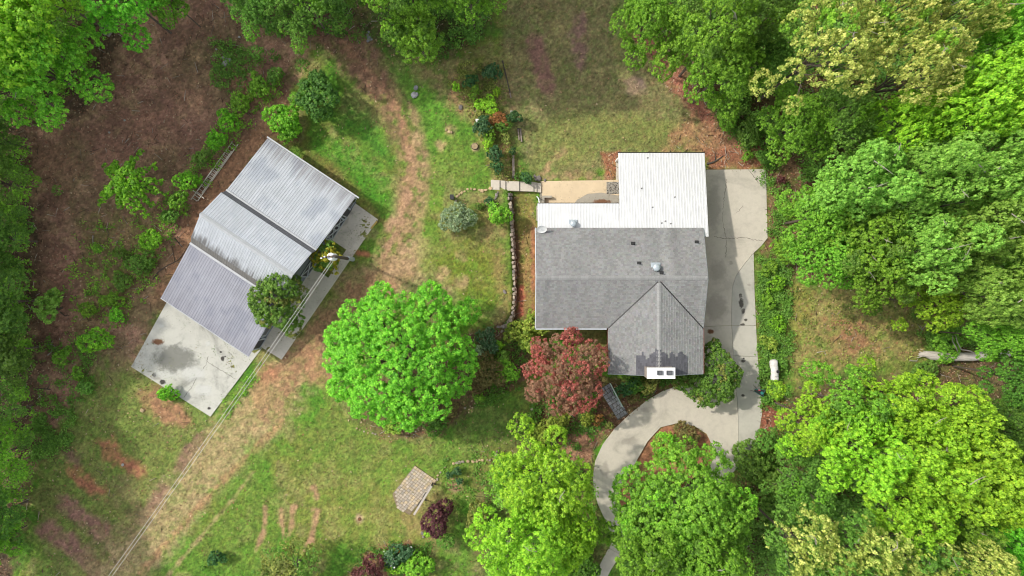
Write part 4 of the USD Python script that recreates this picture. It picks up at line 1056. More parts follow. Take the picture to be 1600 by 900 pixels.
for nm, off, lab in (('power_cable', -.12, 'left-hand of the two pale power cables running from the pole to the bottom left'), ('power_cable', .12, 'right-hand of the two pale power cables running from the pole to the bottom left')):
    s = np.linspace(0, 1, 40)
    d = (far_ - top)[:2] / np.linalg.norm((far_ - top)[:2]); n_ = np.array([d[1], -d[0]]) * off
    conv = 1 - np.exp(-s * 14) * .4
    pts = np.c_[top[0] + (far_[0] - top[0]) * s + n_[0] * conv, top[1] + (far_[1] - top[1]) * s + n_[1] * conv, top[2] - 1.1 * 4 * s * (1 - s) * .5]
    t = wthing(nm, lab, 'cable', tuple(top)); putw('strand', tube(pts, np.full(40, .016), 8), 'wire', t)
    putw('tap_wire', tube([pts[0], (pts[0] + [pb[0], pb[1], 7.0]) / 2 + [0, 0, -.2], [pb[0] - .3, pb[1], 6.9]], [.02] * 3, 6), 'wire', t)
# ladder
la, lb = G(303.5, 315), G(368, 224.5)
lad = wthing('ladder', 'long pale extension ladder lying on the clay beside the barn', 'ladder', (la + lb) / 2)
d2 = (lb - la)[:2] / np.linalg.norm((lb - la)[:2]); n2 = np.array([-d2[1], d2[0]]); ll = np.linalg.norm((lb - la)[:2])
z_ = .78
wl_ = .27
for s in (-1, 1):
    putw('rail', obox(la[:2] + n2 * s * wl_ + d2 * (0 if s > 0 else .25), lb[:2] + n2 * s * wl_ - d2 * (0 if s > 0 else -.1), .055, z_, z_ + .09), 'aluminium', lad)
    putw('inner_rail', obox(la[:2] + n2 * s * (wl_ - .06) + d2 * 1.0, lb[:2] + n2 * s * (wl_ - .06) - d2 * .7, .045, z_ + .095, z_ + .17), 'aluminium', lad)
for k in range(19):
    q = la[:2] + d2 * (.2 + k * (ll - .35) / 18)
    putw('rung', obox(q - n2 * (wl_ - .03), q + n2 * (wl_ - .03), .05, z_ + .02, z_ + .07), 'aluminium', lad)
    if 3 < k < 16: 
        q = q + d2 * .13
        putw('rung', obox(q - n2 * (wl_ - .09), q + n2 * (wl_ - .09), .045, z_ + .11, z_ + .15), 'aluminium', lad)
q = la[:2] + d2 * .75
putw('stabiliser', obox(q - n2 * .62, q + n2 * .55, .07, z_ + .09, z_ + .14), 'aluminium', lad)
# gas tank
tc = np.array([*P(1209.5, 578.5, .5), 0])
tank = wthing('gas_tank', 'white horizontal gas tank with rounded ends, standing right of the driveway', 'gas tank', tuple(tc))
th = math.radians(94); td = np.array([math.cos(th), math.sin(th)])
r_, hl = .345, .96
prof = [(-hl, .02)] + [(-hl + .22 * (1 - math.cos(a)), r_ * math.sin(a)) for a in np.linspace(.25, math.pi / 2, 6)] + [(hl - .22 * (1 - math.cos(a)), r_ * math.sin(a)) for a in np.linspace(math.pi / 2, .25, 6)] + [(hl, .02)]
putw('shell', tube([[tc[0] + td[0] * s, tc[1] + td[1] * s, .52] for s, _ in prof], [r for _, r in prof], 28), 'tank_white', tank, smooth=40)
putw('valve_dome', cyl(tc[0] - td[0] * .08 + .17, tc[1] - td[1] * .08, .78, .98, .13, 14), 'dark_metal', tank)
putw('gauge', cyl(tc[0] - td[0] * .45 + .12, tc[1] - td[1] * .45, .82, .90, .045, 10), 'galvanised', tank)
putw('gauge', cyl(tc[0] - td[0] * .52 - .02, tc[1] - td[1] * .52, .85, .90, .035, 10), 'dark_metal', tank)
for s in (-.6, .6): putw('foot', obox(tc[:2] + td * s - np.array([td[1], -td[0]]) * .25, tc[:2] + td * s + np.array([td[1], -td[0]]) * .25, .14, -.02, .26), 'cinder', tank)
# garden cart
gc = np.array([*P(1184.5, 611.5, .3), .06])
cart = wthing('garden_cart', 'small black tipping garden cart with thin handles at the right edge of the driveway', 'garden cart', tuple(gc))
ang = math.atan2(-.35, 1); cd = np.array([math.cos(ang), math.sin(ang)]); cn = np.array([-cd[1], cd[0]])
def cp(a, b, z): return np.array([*(gc[:2] + cd * a + cn * b), z])
tub = cat_mesh([(np.array([cp(-.34, -.04, .34), cp(.30, -.20, .32), cp(.30, .20, .32), cp(-.34, .04, .34), cp(-.46, -.10, .62), cp(.42, -.32, .62), cp(.42, .32, .62), cp(-.46, .10, .62)]), BOXF)])
putw('tub', tub, 'dark_metal', cart)
putw('tub_lip', cat_mesh([tube([cp(-.46, .10, .63), cp(.42, .32, .63), cp(.42, -.32, .63), cp(-.46, -.10, .63)], [.02] * 4, 6)]), 'teal_paint', cart)
wv, wf = tube([cp(.42, -.06, .2), cp(.42, .06, .2)], [.19, .19], 16)
putw('wheel', (wv, wf), 'dark_metal', cart)
putw('handle', tube([cp(-.1, .1, .5), cp(-.78, .42, .72)], [.02, .016], 6), 'dark_metal', cart); putw('handle', tube([cp(-.1, -.1, .5), cp(-.82, -.12, .72)], [.02, .016], 6), 'pole_wood', cart)
putw('leg', cat_mesh([tube([cp(-.25, .1, .5), cp(-.25, .12, .07)], [.018, .018], 6), tube([cp(-.25, -.1, .5), cp(-.25, -.12, .07)], [.018, .018], 6)]), 'dark_metal', cart)
putw('bucket', cyl(*cp(.22, -.02, 0)[:2], .4, .74, .11, 12, .13), 'teal_paint', cart); putw('rag', stone(np.random.default_rng(3), cp(-.06, .14, .66), .2, .12, .08), 'red_paint', cart)
# rail beside the paver patio
f0, f1 = np.array([*P(674.5, 759, 1.8)]), np.array([*P(647, 804, 1.8)])
zf = .65
frame = wthing('swing_beam', 'pale timber beam on two dark posts along the paver patio', 'beam', (*((f0 + f1) / 2), zf))
dv_ = (f1 - f0) / np.linalg.norm(f1 - f0); nv_ = np.array([-dv_[1], dv_[0]])
putw('beam', obox(f0, f1, .17, zf + 1.1, zf + 1.24), 'timber_rail', frame)
for s_ in (.02, .58):
    q = f0 + (f1 - f0) * s_
    putw('post', obox(q - dv_ * .06, q + dv_ * .06, .12, zf - .1, zf + 1.09), 'dark_metal', frame)
    putw('foot', obox(q - nv_ * .34, q + nv_ * .34, .1, zf - .02, zf + .08), 'dark_metal', frame)
for s_ in (.36, .66):
    q = f0 + (f1 - f0) * s_; putw('strap', obox(q - dv_ * .26 - nv_ * .11, q + dv_ * .26 - nv_ * .11, .08, zf + .9, zf + 1.06), 'dark_metal', frame)
# timbers of the vegetable garden
def beam(label, a, b, w, h, m='timber_grey', name='garden_timber'):
    p, q = G(*a), G(*b); t = wthing(name, label, 'timber', (p + q) / 2)
    putw('log', obox(p, q, w, min(p[2], q[2]) - .05, max(p[2], q[2]) + h), m, t)
    putw('stake', obox(p[:2] + .0, p[:2] + (q - p)[:2] * .06, w * 1.5, p[2] - .05, p[2] + h * 1.25), 'pole_wood', t)
beam('long grey timber edging running up from the steps', (802.5, 279), (801.5, 243), .20, .30)
beam('short grey board by the round dark shrub, left one', (809.5, 201), (811, 219), .12, .14)
beam('short grey board by the round dark shrub, right one', (813, 201), (815, 222), .12, .12)
beam('thin old dark timber line in the shaded top lawn', (785, 95), (797, 145), .09, .08, 'pole_wood')
beam('short pale stick at the end of the dark timber line', (796.5, 145), (798.5, 153), .10, .1)
beam('yellow board lying along the corner of the barn apron', (590, 345), (580, 357), .14, .1, 'yellow_paint', 'yellow_board')
def post(label, px, py, h, w, m):
    p = G(px, py); t = wthing('marker_post', label, 'post', p); putw('stake', bx(p[0] - w, p[0] + w, p[1] - w, p[1] + w, p[2] - .1, p[2] + h), m, t); putw('top', bx(p[0] - w * 1.3, p[0] + w * 1.3, p[1] - w * 1.6, p[1] + w * 1.6, p[2] + h, p[2] + h + .03), m, t)
post('short white post beside the dark glossy garden shrub', 746, 191, .5, .10, 'bright_white')
post('thin white post behind the red-leaved garden shrub', 799, 177, .4, .08, 'mat_white')
post('small dark post in the round bed by the silvery bush', 707.5, 310, 1.0, .13, 'dark_metal')
post('small white post on the clay near the top of the maple', 764, 316, .4, .05, 'bright_white')
def rock(label, px, py, s, m, n=1, name='rock', seed=0, flat=.5):
    r = np.random.default_rng(int(px * 13 + py) + seed); p = G(px, py); t = wthing(name, label, 'rock', p)
    for k in range(n):
        o = r.normal(0, s * .45, 2) if k else np.zeros(2); ss = s * (1 if k == 0 else r.uniform(.4, .8))
        putw('stone', stone(r, [p[0] + o[0], p[1] + o[1], p[2] + ss * flat * .3], ss, ss * r.uniform(.6, .9), ss * flat, r.uniform(0, 3)), m, t)
rock('flat bluish-grey stone on the dry patch left of the garden', 720, 168, .45, 'stone_grey')
rock('pair of dark grey rocks on the bright grass at the track', 647, 149, .55, 'slate', 3)
rock('pale rock on the shaded brown ground near the top', 353, 99, .62, 'mat_white', 3)
rock('small rock on the lawn left of the retaining wall', 788.5, 456, .38, 'stone_grey')
rock('dark junk and white rock by the wood at the top', 577, 60, .45, 'slate', 5)
rock('small white rock at the trees on the upper left', 374, 58, .22, 'mat_white')
rock('white stone on the shaded soil right of the left trees', 171, 207, .2, 'mat_white')
rock('small pale stone on the brown ground above the small tree', 195, 188, .2, 'mat_white')
rock('round tan stone beside the reddish bare patch', 222.5, 641, .38, 'stone_tan')
rock('white stone on the red clay patch', 192, 726, .26, 'mat_white')
rock('white rock near the bush of the upper left hedge', 338, 77, .2, 'mat_white')
rock('grey stones at the top lawn corner of the steps', 842, 279, .5, 'stone_grey', 4)
rock('pale stones on the grass left of the garden', 702, 206, .3, 'stone_tan', 3)
rock('white urn-like stone at the flower bed edge', 600, 862, .24, 'flower_white')
rock('grey rock with the seed heads in the flower bed', 653, 862, .32, 'slate', 2)
rock('small pale stones beside the grey garden bench edge', 660, 833, .3, 'stone_grey', 2)
st = wthing('tree_stump', 'pale cut tree stump on the lawn left of the garden', 'stump', G(742, 231)); p = G(742, 229)
putw('base', cyl(p[0], p[1], p[2] - .1, p[2] + .16, .34, 14, .28), 'bark', st); putw('cut_face', cyl(p[0], p[1], p[2] + .155, p[2] + .17, .26, 14), 'stone_tan', st)
st2 = wthing('tree_stump', 'reddish weathered stump in the bare ring of the lower lawn', 'stump', G(562, 811)); p = G(562, 811)
putw('base', cyl(p[0], p[1], p[2] - .1, p[2] + .08, .2, 12, .15), 'bark', st2); putw('cut_face', cyl(p[0], p[1], p[2] + .075, p[2] + .09, .13, 12), 'rust', st2)
rng = np.random.default_rng(77)
bl_lab = ['grey cinder block on its side with two holes, topmost of the pile', 'grey cinder block leaning to the right in the pile', 'small grey half block left of the pile', 'grey cinder block at the bottom of the pile', 'grey cinder block beside the lowest one, right side']
for k, ((px_, py_), a) in enumerate(zip(((168.5, 40), (174, 45.5), (162.5, 46), (167, 52), (171.5, 53.5)), (.1, .7, -.2, -.5, -.9))):
    p = G(px_, py_); t = thing('cinder_block', bl_lab[k], 'block', (p[0], p[1], p[2] + .02), -a, 'pile of cinder blocks under the upper left trees')
    w2, d3, hh = (.24, .13, .24) if k != 2 else (.14, .13, .24)
    hole = .07
    body = Polygon([(-w2, -d3), (w2, -d3), (w2, d3), (-w2, d3)])
    for sx in ((-.11, .11) if k != 2 else (0,)): body = body.difference(sbox(sx - hole, -hole, sx + hole, hole))
    put('block_body', trimesh.creation.extrude_polygon(body, hh, engine='earcut'), 'cinder', t)
# fallen log and dead branches
g = lambda px_, py_, z: np.array([*P(px_, py_, z), z])
log = wthing('fallen_log', 'long pale fallen tree trunk lying into the right-hand woods', 'log', tuple(G(1520, 556)))
putw('trunk', tube([g(1436, 554, .25), g(1446, 553, .42), g(1454, 555.5, .48), g(1480, 557.5, .5), g(1520, 557.5, .52), g(1560, 553, .5), g(1600, 548, .5), g(1660, 545, .5)], [.14, .27, .39, .38, .37, .34, .31, .27], 14), 'log_bark', log, smooth=50)
putw('root_plate', cat_mesh([tube([g(1450, 554, .4), g(1436 - i * 1.2, 549 + i * 3.4, .1 + .2 * (i % 2))], [.09, .02], 6) for i in range(4)]), 'log_bark', log)
putw('branch', tube([g(1498, 554, .8), g(1494, 543, 1.1), g(1488, 533, 1.3), g(1489, 524, 1.5)], [.06, .05, .04, .02], 6), 'pale_bark', log)
putw('branch', tube([g(1522, 552, .8), g(1516, 548.5, 1.0), g(1502, 546, 1.2), g(1496, 535, 1.4), g(1493, 524, 1.6)], [.07, .06, .05, .04, .02], 6), 'pale_bark', log)
def branch(label, pts, r, m='bark', name='fallen_branch'):
    w = np.array([G(*q) + [0, 0, .06] for q in pts]); t = wthing(name, label, 'branch', w[0]); 
    w2 = np.array([p for p, _ in walk(w, .35, np.random.default_rng(int(pts[0][0])), .2)]); w2 = np.vstack([w[:1], w2, w[-1:]])
    putw('stem', tube(w2, np.linspace(r, r * .4, len(w2)), 7), m, t)
    k = len(w2) // 2
    dd_ = w2[-1] - w2[0]; side = np.array([-dd_[1], dd_[0], 0]) * .22
    putw('twig', tube([w2[k], w2[k] + dd_ * .15 + side, w2[k] + dd_ * .2 + side * 1.7], [r * .5, r * .35, r * .15], 5), m, t)
branch('long thin brown vine lying from the weeds to the barn', [(239, 437), (247, 425), (262, 415), (280, 406), (288, 395), (298, 378)], .055)
branch('reddish broken stick beside the barn wall', [(273, 372), (279, 379), (285, 386)], .07)
branch('short pale branch on the ground below the small tree', [(146, 368), (145, 376), (148, 384)], .05, 'pale_bark')
branch('pale twigs in the brush pile at the left woods', [(70, 539), (82, 537), (88, 543)], .05, 'pale_bark')
branch('long leaning stick in the brush pile', [(75, 555), (82, 549), (89, 543)], .06, 'pale_bark')
branch('grey branch at the top of the brush pile', [(95, 488), (102, 494), (109, 493)], .06)
branch('thick pale broken branch below the brush pile', [(58, 608), (70, 607), (80, 609)], .09)
branch('dark hose-like branch at the corner of the white carport', [(1104, 256), (1114, 254), (1124, 248), (1130, 243)], .09, 'pole_wood')
branch('pale branch on the meadow by the right woods', [(1437, 522), (1442, 513), (1447, 505)], .05, 'pale_bark')
branch('second pale branch leaning at the log', [(1450, 529), (1456, 522), (1462, 515)], .05, 'pale_bark')
branch('small pale broken stick left of the fallen log', [(1421, 563), (1427, 564), (1432, 564)], .07, 'pale_bark')

# ------------------------------------------------------------------ vegetation
# leaf colours: dark, middle, light (base colours)
LEAFK = np.array([2.2, 2.15, 1.95])
PAL = {
    'kelly': [(.022, .072, .014), (.045, .130, .022), (.085, .20, .034)],
    'brightx': [(.045, .13, .010), (.095, .245, .014), (.17, .36, .022)],
    'yolive': [(.050, .085, .010), (.13, .19, .022), (.26, .31, .06)],
    'lime': [(.078, .157, .012), (.150, .280, .018), (.25, .39, .03)],
    'green': [(.050, .115, .014), (.098, .205, .018), (.165, .31, .03)],
    'maple': [(.050, .150, .014), (.105, .28, .022), (.19, .41, .035)],
    'mid': [(.040, .090, .015), (.075, .155, .022), (.120, .225, .035)],
    'dark': [(.030, .075, .011), (.058, .130, .018), (.10, .20, .025)],
    'deep': [(.012, .042, .014), (.022, .070, .020), (.05, .12, .03)],
    'catkin': [(.085, .125, .022), (.19, .235, .05), (.40, .41, .13)],
    'pale': [(.070, .145, .022), (.120, .225, .034), (.19, .32, .06)],
    'red': [(.090, .026, .024), (.20, .052, .048), (.31, .105, .10)],
    'dullred': [(.095, .048, .032), (.15, .080, .055), (.21, .12, .085)],
    'purple': [(.030, .010, .012), (.062, .018, .022), (.11, .04, .045)],
    'rust': [(.10, .055, .02), (.19, .09, .03), (.30, .16, .06)],
    'brown': [(.055, .055, .02), (.10, .085, .03), (.15, .12, .05)],
    'olive': [(.050, .070, .015), (.115, .14, .03), (.21, .23, .06)],
    'silver': [(.065, .11, .055), (.14, .20, .115), (.25, .32, .21)],
    'blue': [(.012, .042, .014), (.026, .075, .026), (.07, .135, .06)],
    'yellow': [(.085, .095, .008), (.19, .19, .012), (.33, .31, .03)],
    'tealg': [(.015, .05, .020), (.035, .09, .036), (.11, .17, .10)],
}
def crown(seed, R, z0, z1, nl, lr, leaf, dens, pal, flat=.75, per=13, tuft=.2, aspect=.66, up=.55, lobes=None, wob=.14, mix=None, shape=.55, skirt=-.3, tip=.55, zj=.085):
    """leaves in tufts, tufts on the outer side of lobes, lobes on a dome"""
    r = np.random.default_rng(seed)
    if lobes is None:
        i = np.arange(nl); a = i * 2.399963 + r.uniform(0, 6.28) + r.normal(0, .22, nl)
        out = 1 + wob * np.sin(2 * a + r.uniform(0, 6)) + wob * .8 * np.sin(3 * a + r.uniform(0, 6)) + wob * .5 * np.sin(5 * a + r.uniform(0, 6))
        rr = np.maximum(R - lr * .85, .1) * np.sqrt((i + .4) / nl) * (1 + r.normal(0, .05, nl)) * out
        zz = z0 + lr * flat + (z1 - z0 - 1.6 * lr * flat) * np.maximum(1 - (rr / (R * 1.08)) ** 2, 0) ** shape + r.normal(0, zj * (z1 - z0), nl)
        lobes = np.c_[rr * np.cos(a), rr * np.sin(a), zz, lr * r.uniform(.66, 1.34, nl)]
    C, rad = lobes[:, :3], lobes[:, 3]
    T, D, Q = [], [], []
    for k in range(len(lobes)):
        n = max(int(dens * 4 * math.pi * rad[k] ** 2 * .6), 4)
        d = r.normal(size=(int(n * 2.2), 3)); d /= np.linalg.norm(d, axis=1, keepdims=True)
        d = d[d[:, 2] > skirt][:n]
        f = r.uniform(.74, 1.08, len(d))
        p = C[k] + d * (rad[k] * f)[:, None] * [1, 1, flat]
        keep = np.ones(len(p), bool)
        for j in range(len(lobes)):
            if j != k and np.linalg.norm(C[j] - C[k]) < rad[j] + rad[k]:
                keep &= np.linalg.norm((p - C[j]) / [1, 1, flat], axis=1) > rad[j] * .74
        T.append(p[keep]); D.append(d[keep]); Q.append(f[keep])
    T, D, Q = np.vstack(T), np.vstack(D), np.concatenate(Q)
    m = len(T); ti = np.repeat(np.arange(m), per); n = len(ti)
    tn = r.normal(0, 1, m)
    dl = D[ti] * .7 + [0, 0, up] + r.normal(0, .75, (n, 3)); dl /= np.linalg.norm(dl, axis=1, keepdims=True)
    size = (tuft * r.uniform(.65, 1.35, m))[ti]
    pos = T[ti] + dl * (size * r.uniform(.55, 1.05, n))[:, None]
    nr = dl + r.normal(0, .33, (n, 3)); nr /= np.linalg.norm(nr, axis=1, keepdims=True)
    ref = r.normal(size=(n, 3)) + (D[ti] * 1.2 if aspect < .45 else 0); ta = ref - nr * (ref * nr).sum(1, keepdims=True); ta /= np.maximum(np.linalg.norm(ta, axis=1, keepdims=True), 1e-6)
    tb = np.cross(nr, ta)
    L = leaf * r.uniform(.7, 1.25, n)[:, None] / 2; W = L * aspect
    v = np.stack([pos - ta * L, pos + tb * W - nr * L * .15 + ta * L * .15, pos + ta * L, pos - tb * W - nr * L * .15 + ta * L * .15], 1).reshape(-1, 3)
    q = np.arange(4 * n).reshape(-1, 4)
    f = np.vstack([q[:, [0, 1, 2]], q[:, [0, 2, 3]]])
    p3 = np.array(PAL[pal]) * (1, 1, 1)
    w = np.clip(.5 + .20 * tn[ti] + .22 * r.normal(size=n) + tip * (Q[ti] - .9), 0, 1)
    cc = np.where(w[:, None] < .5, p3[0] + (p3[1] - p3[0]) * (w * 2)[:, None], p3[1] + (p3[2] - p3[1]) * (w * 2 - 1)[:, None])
    if mix:
        other, frac = mix; o3 = np.array(PAL[other]); ww = (meshkit.noise(T * 0.9 / max(R, .5) * 3, seed) > 1 - frac)[ti]
        oc = np.where(w[:, None] < .5, o3[0] + (o3[1] - o3[0]) * (w * 2)[:, None], o3[1] + (o3[2] - o3[1]) * (w * 2 - 1)[:, None])
        cc = np.where(ww[:, None], oc, cc)
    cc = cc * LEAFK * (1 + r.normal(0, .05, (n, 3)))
    return (v, f), np.repeat(np.clip(cc, .002, .8), 4, 0), lobes
def limbs(seed, lobes, zb, rt, base=0.0):
    """tapered trunk with limbs that reach into the lobes"""
    r = np.random.default_rng(seed + 900)
    parts = [tube([[0, 0, base - .3], [0, 0, base + .15], [r.normal(0, .08), r.normal(0, .08), base + (zb - base) * .6], [0, 0, zb]], [rt * 1.5, rt * 1.1, rt * .9, rt * .75], 9)]
    for c_ in lobes[r.permutation(len(lobes))[:min(len(lobes), 16)]]:
        st = np.array([0, 0, zb * r.uniform(.72, 1.0)]); e = c_[:3] + [0, 0, c_[3] * .25]; mid = st + (e - st) * .5 + [0, 0, .12 * np.linalg.norm(e - st) * r.uniform(.2, 1)] + r.normal(0, .12, 3)
        parts.append(tube([st, (st + mid) / 2 + r.normal(0, .06, 3), mid, e], [rt * .5, rt * .38, rt * .26, rt * .08], 5, cap=False))
        for _ in range(2):
            e2 = e + r.normal(0, c_[3] * .55, 3); parts.append(tube([mid, (mid + e2) / 2 + r.normal(0, .1, 3), e2], [rt * .2, rt * .14, rt * .04], 4, cap=False))
    return cat_mesh(parts)
def dead_twigs(seed, lobes, n):
    r = np.random.default_rng(seed + 400); out = []
    top_ = lobes[np.argsort(lobes[:, 2])[-max(len(lobes) * 2 // 3, 6):]]
    for c_ in top_[r.permutation(len(top_))[:n]]:
        s = c_[:3] + [0, 0, c_[3] * .55]; d = r.normal(0, 1, 3); d[2] = abs(d[2]) * .25; d /= np.linalg.norm(d)
        e = s + d * c_[3] * r.uniform(1.0, 1.5); e[2] = c_[2] + c_[3] * .95
        parts = [tube([s, (s + e) / 2 + r.normal(0, .08, 3), e], [.045, .035, .012], 5, cap=False)]
        for _ in range(3):
            f_ = r.uniform(.3, .9); b = s + (e - s) * f_; parts.append(tube([b, b + r.normal(0, .3, 3) * [1, 1, .3]], [.022, .008], 4, cap=False))
        out.append(cat_mesh(parts))
    return out
T_ = dict(leaf=.145, dens=10.0, per=26, tuft=.21)
KIND = {  # name of tree, palette, settings of the crown
    'lime': ('poplar_tree', 'lime', dict(nl=20, lr=1.25, flat=.8, leaf=.19, dens=7, per=24, tuft=.27)),
    'lime2': ('poplar_tree', 'lime', dict(nl=30, lr=.95, flat=.8, wob=.2, **T_)),
    'green': ('oak_tree', 'green', dict(nl=24, lr=1.2, **T_)),
    'green2': ('oak_tree', 'green', dict(nl=38, lr=.9, wob=.18, leaf=.14, dens=10, per=26, tuft=.2, mix=('mid', .3))),
    'pale': ('ash_tree', 'pale', dict(nl=26, lr=1.1, wob=.22, leaf=.15, dens=10, per=24, tuft=.2, zj=.11)),
    'mid': ('elm_tree', 'mid', dict(nl=40, lr=.8, wob=.22, leaf=.13, dens=11, per=22, tuft=.17, mix=('green', .3))),
    'dark': ('beech_tree', 'dark', dict(nl=26, lr=1.15, **T_)),
    'catkin': ('flowering_oak', 'catkin', dict(nl=40, lr=.85, wob=.12, leaf=.15, dens=8, per=20, tuft=.2, mix=('green', .35))),
    'catkin2': ('flowering_oak', 'catkin', dict(nl=40, lr=.9, wob=.12, leaf=.15, dens=7.5, per=20, tuft=.2, mix=('mid', .45))),
    'brightl': ('maple_tree', 'maple', dict(nl=24, lr=1.15, wob=.18, **T_)),
}
PROTO = {}
RB, ZB0, ZB1 = 4.5, 1.6, 11.0
def tree(px_, py_, rp, kind, ztop, label, zc=None, rz=None, group=None):
    """crown centre and radius as seen from above; ztop its height over the ground"""
    zc = ztop * .78 if zc is None else zc
    R = rp * K * (H - zc) / H
    x, y = P(px_, py_, zc)
    z = float(gz(x, y))
    nm, pal, kw = KIND[kind]
    r = np.random.default_rng(int(px_ * 3 + py_ * 7) % 100000)
    sc = (R / RB, R / RB, (ztop - z) / ZB1)
    rz = r.uniform(0, 6.28) if rz is None else rz
    if kind not in PROTO:
        t = thing(nm, label, 'tree', (x, y, z), rz, group, None, sc)
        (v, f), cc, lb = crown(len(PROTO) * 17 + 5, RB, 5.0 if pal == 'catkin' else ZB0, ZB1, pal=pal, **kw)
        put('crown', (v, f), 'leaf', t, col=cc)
        put('trunk', limbs(len(PROTO) + 3, lb, 6.5, .13), 'bark', t)
        if kind in ('catkin', 'catkin2', 'pale', 'lime2', 'brightl', 'green2'):
            for b_ in dead_twigs(len(PROTO), lb, 6 if kind in ('catkin', 'catkin2') else 3): put('dead_branch', b_, 'pale_bark', t)
        PROTO[kind] = t.GetPrim() if hasattr(t, 'GetPrim') else t
        return t
    return copy_of(PROTO[kind], nm, label, (x, y, z), rz, sc, group)

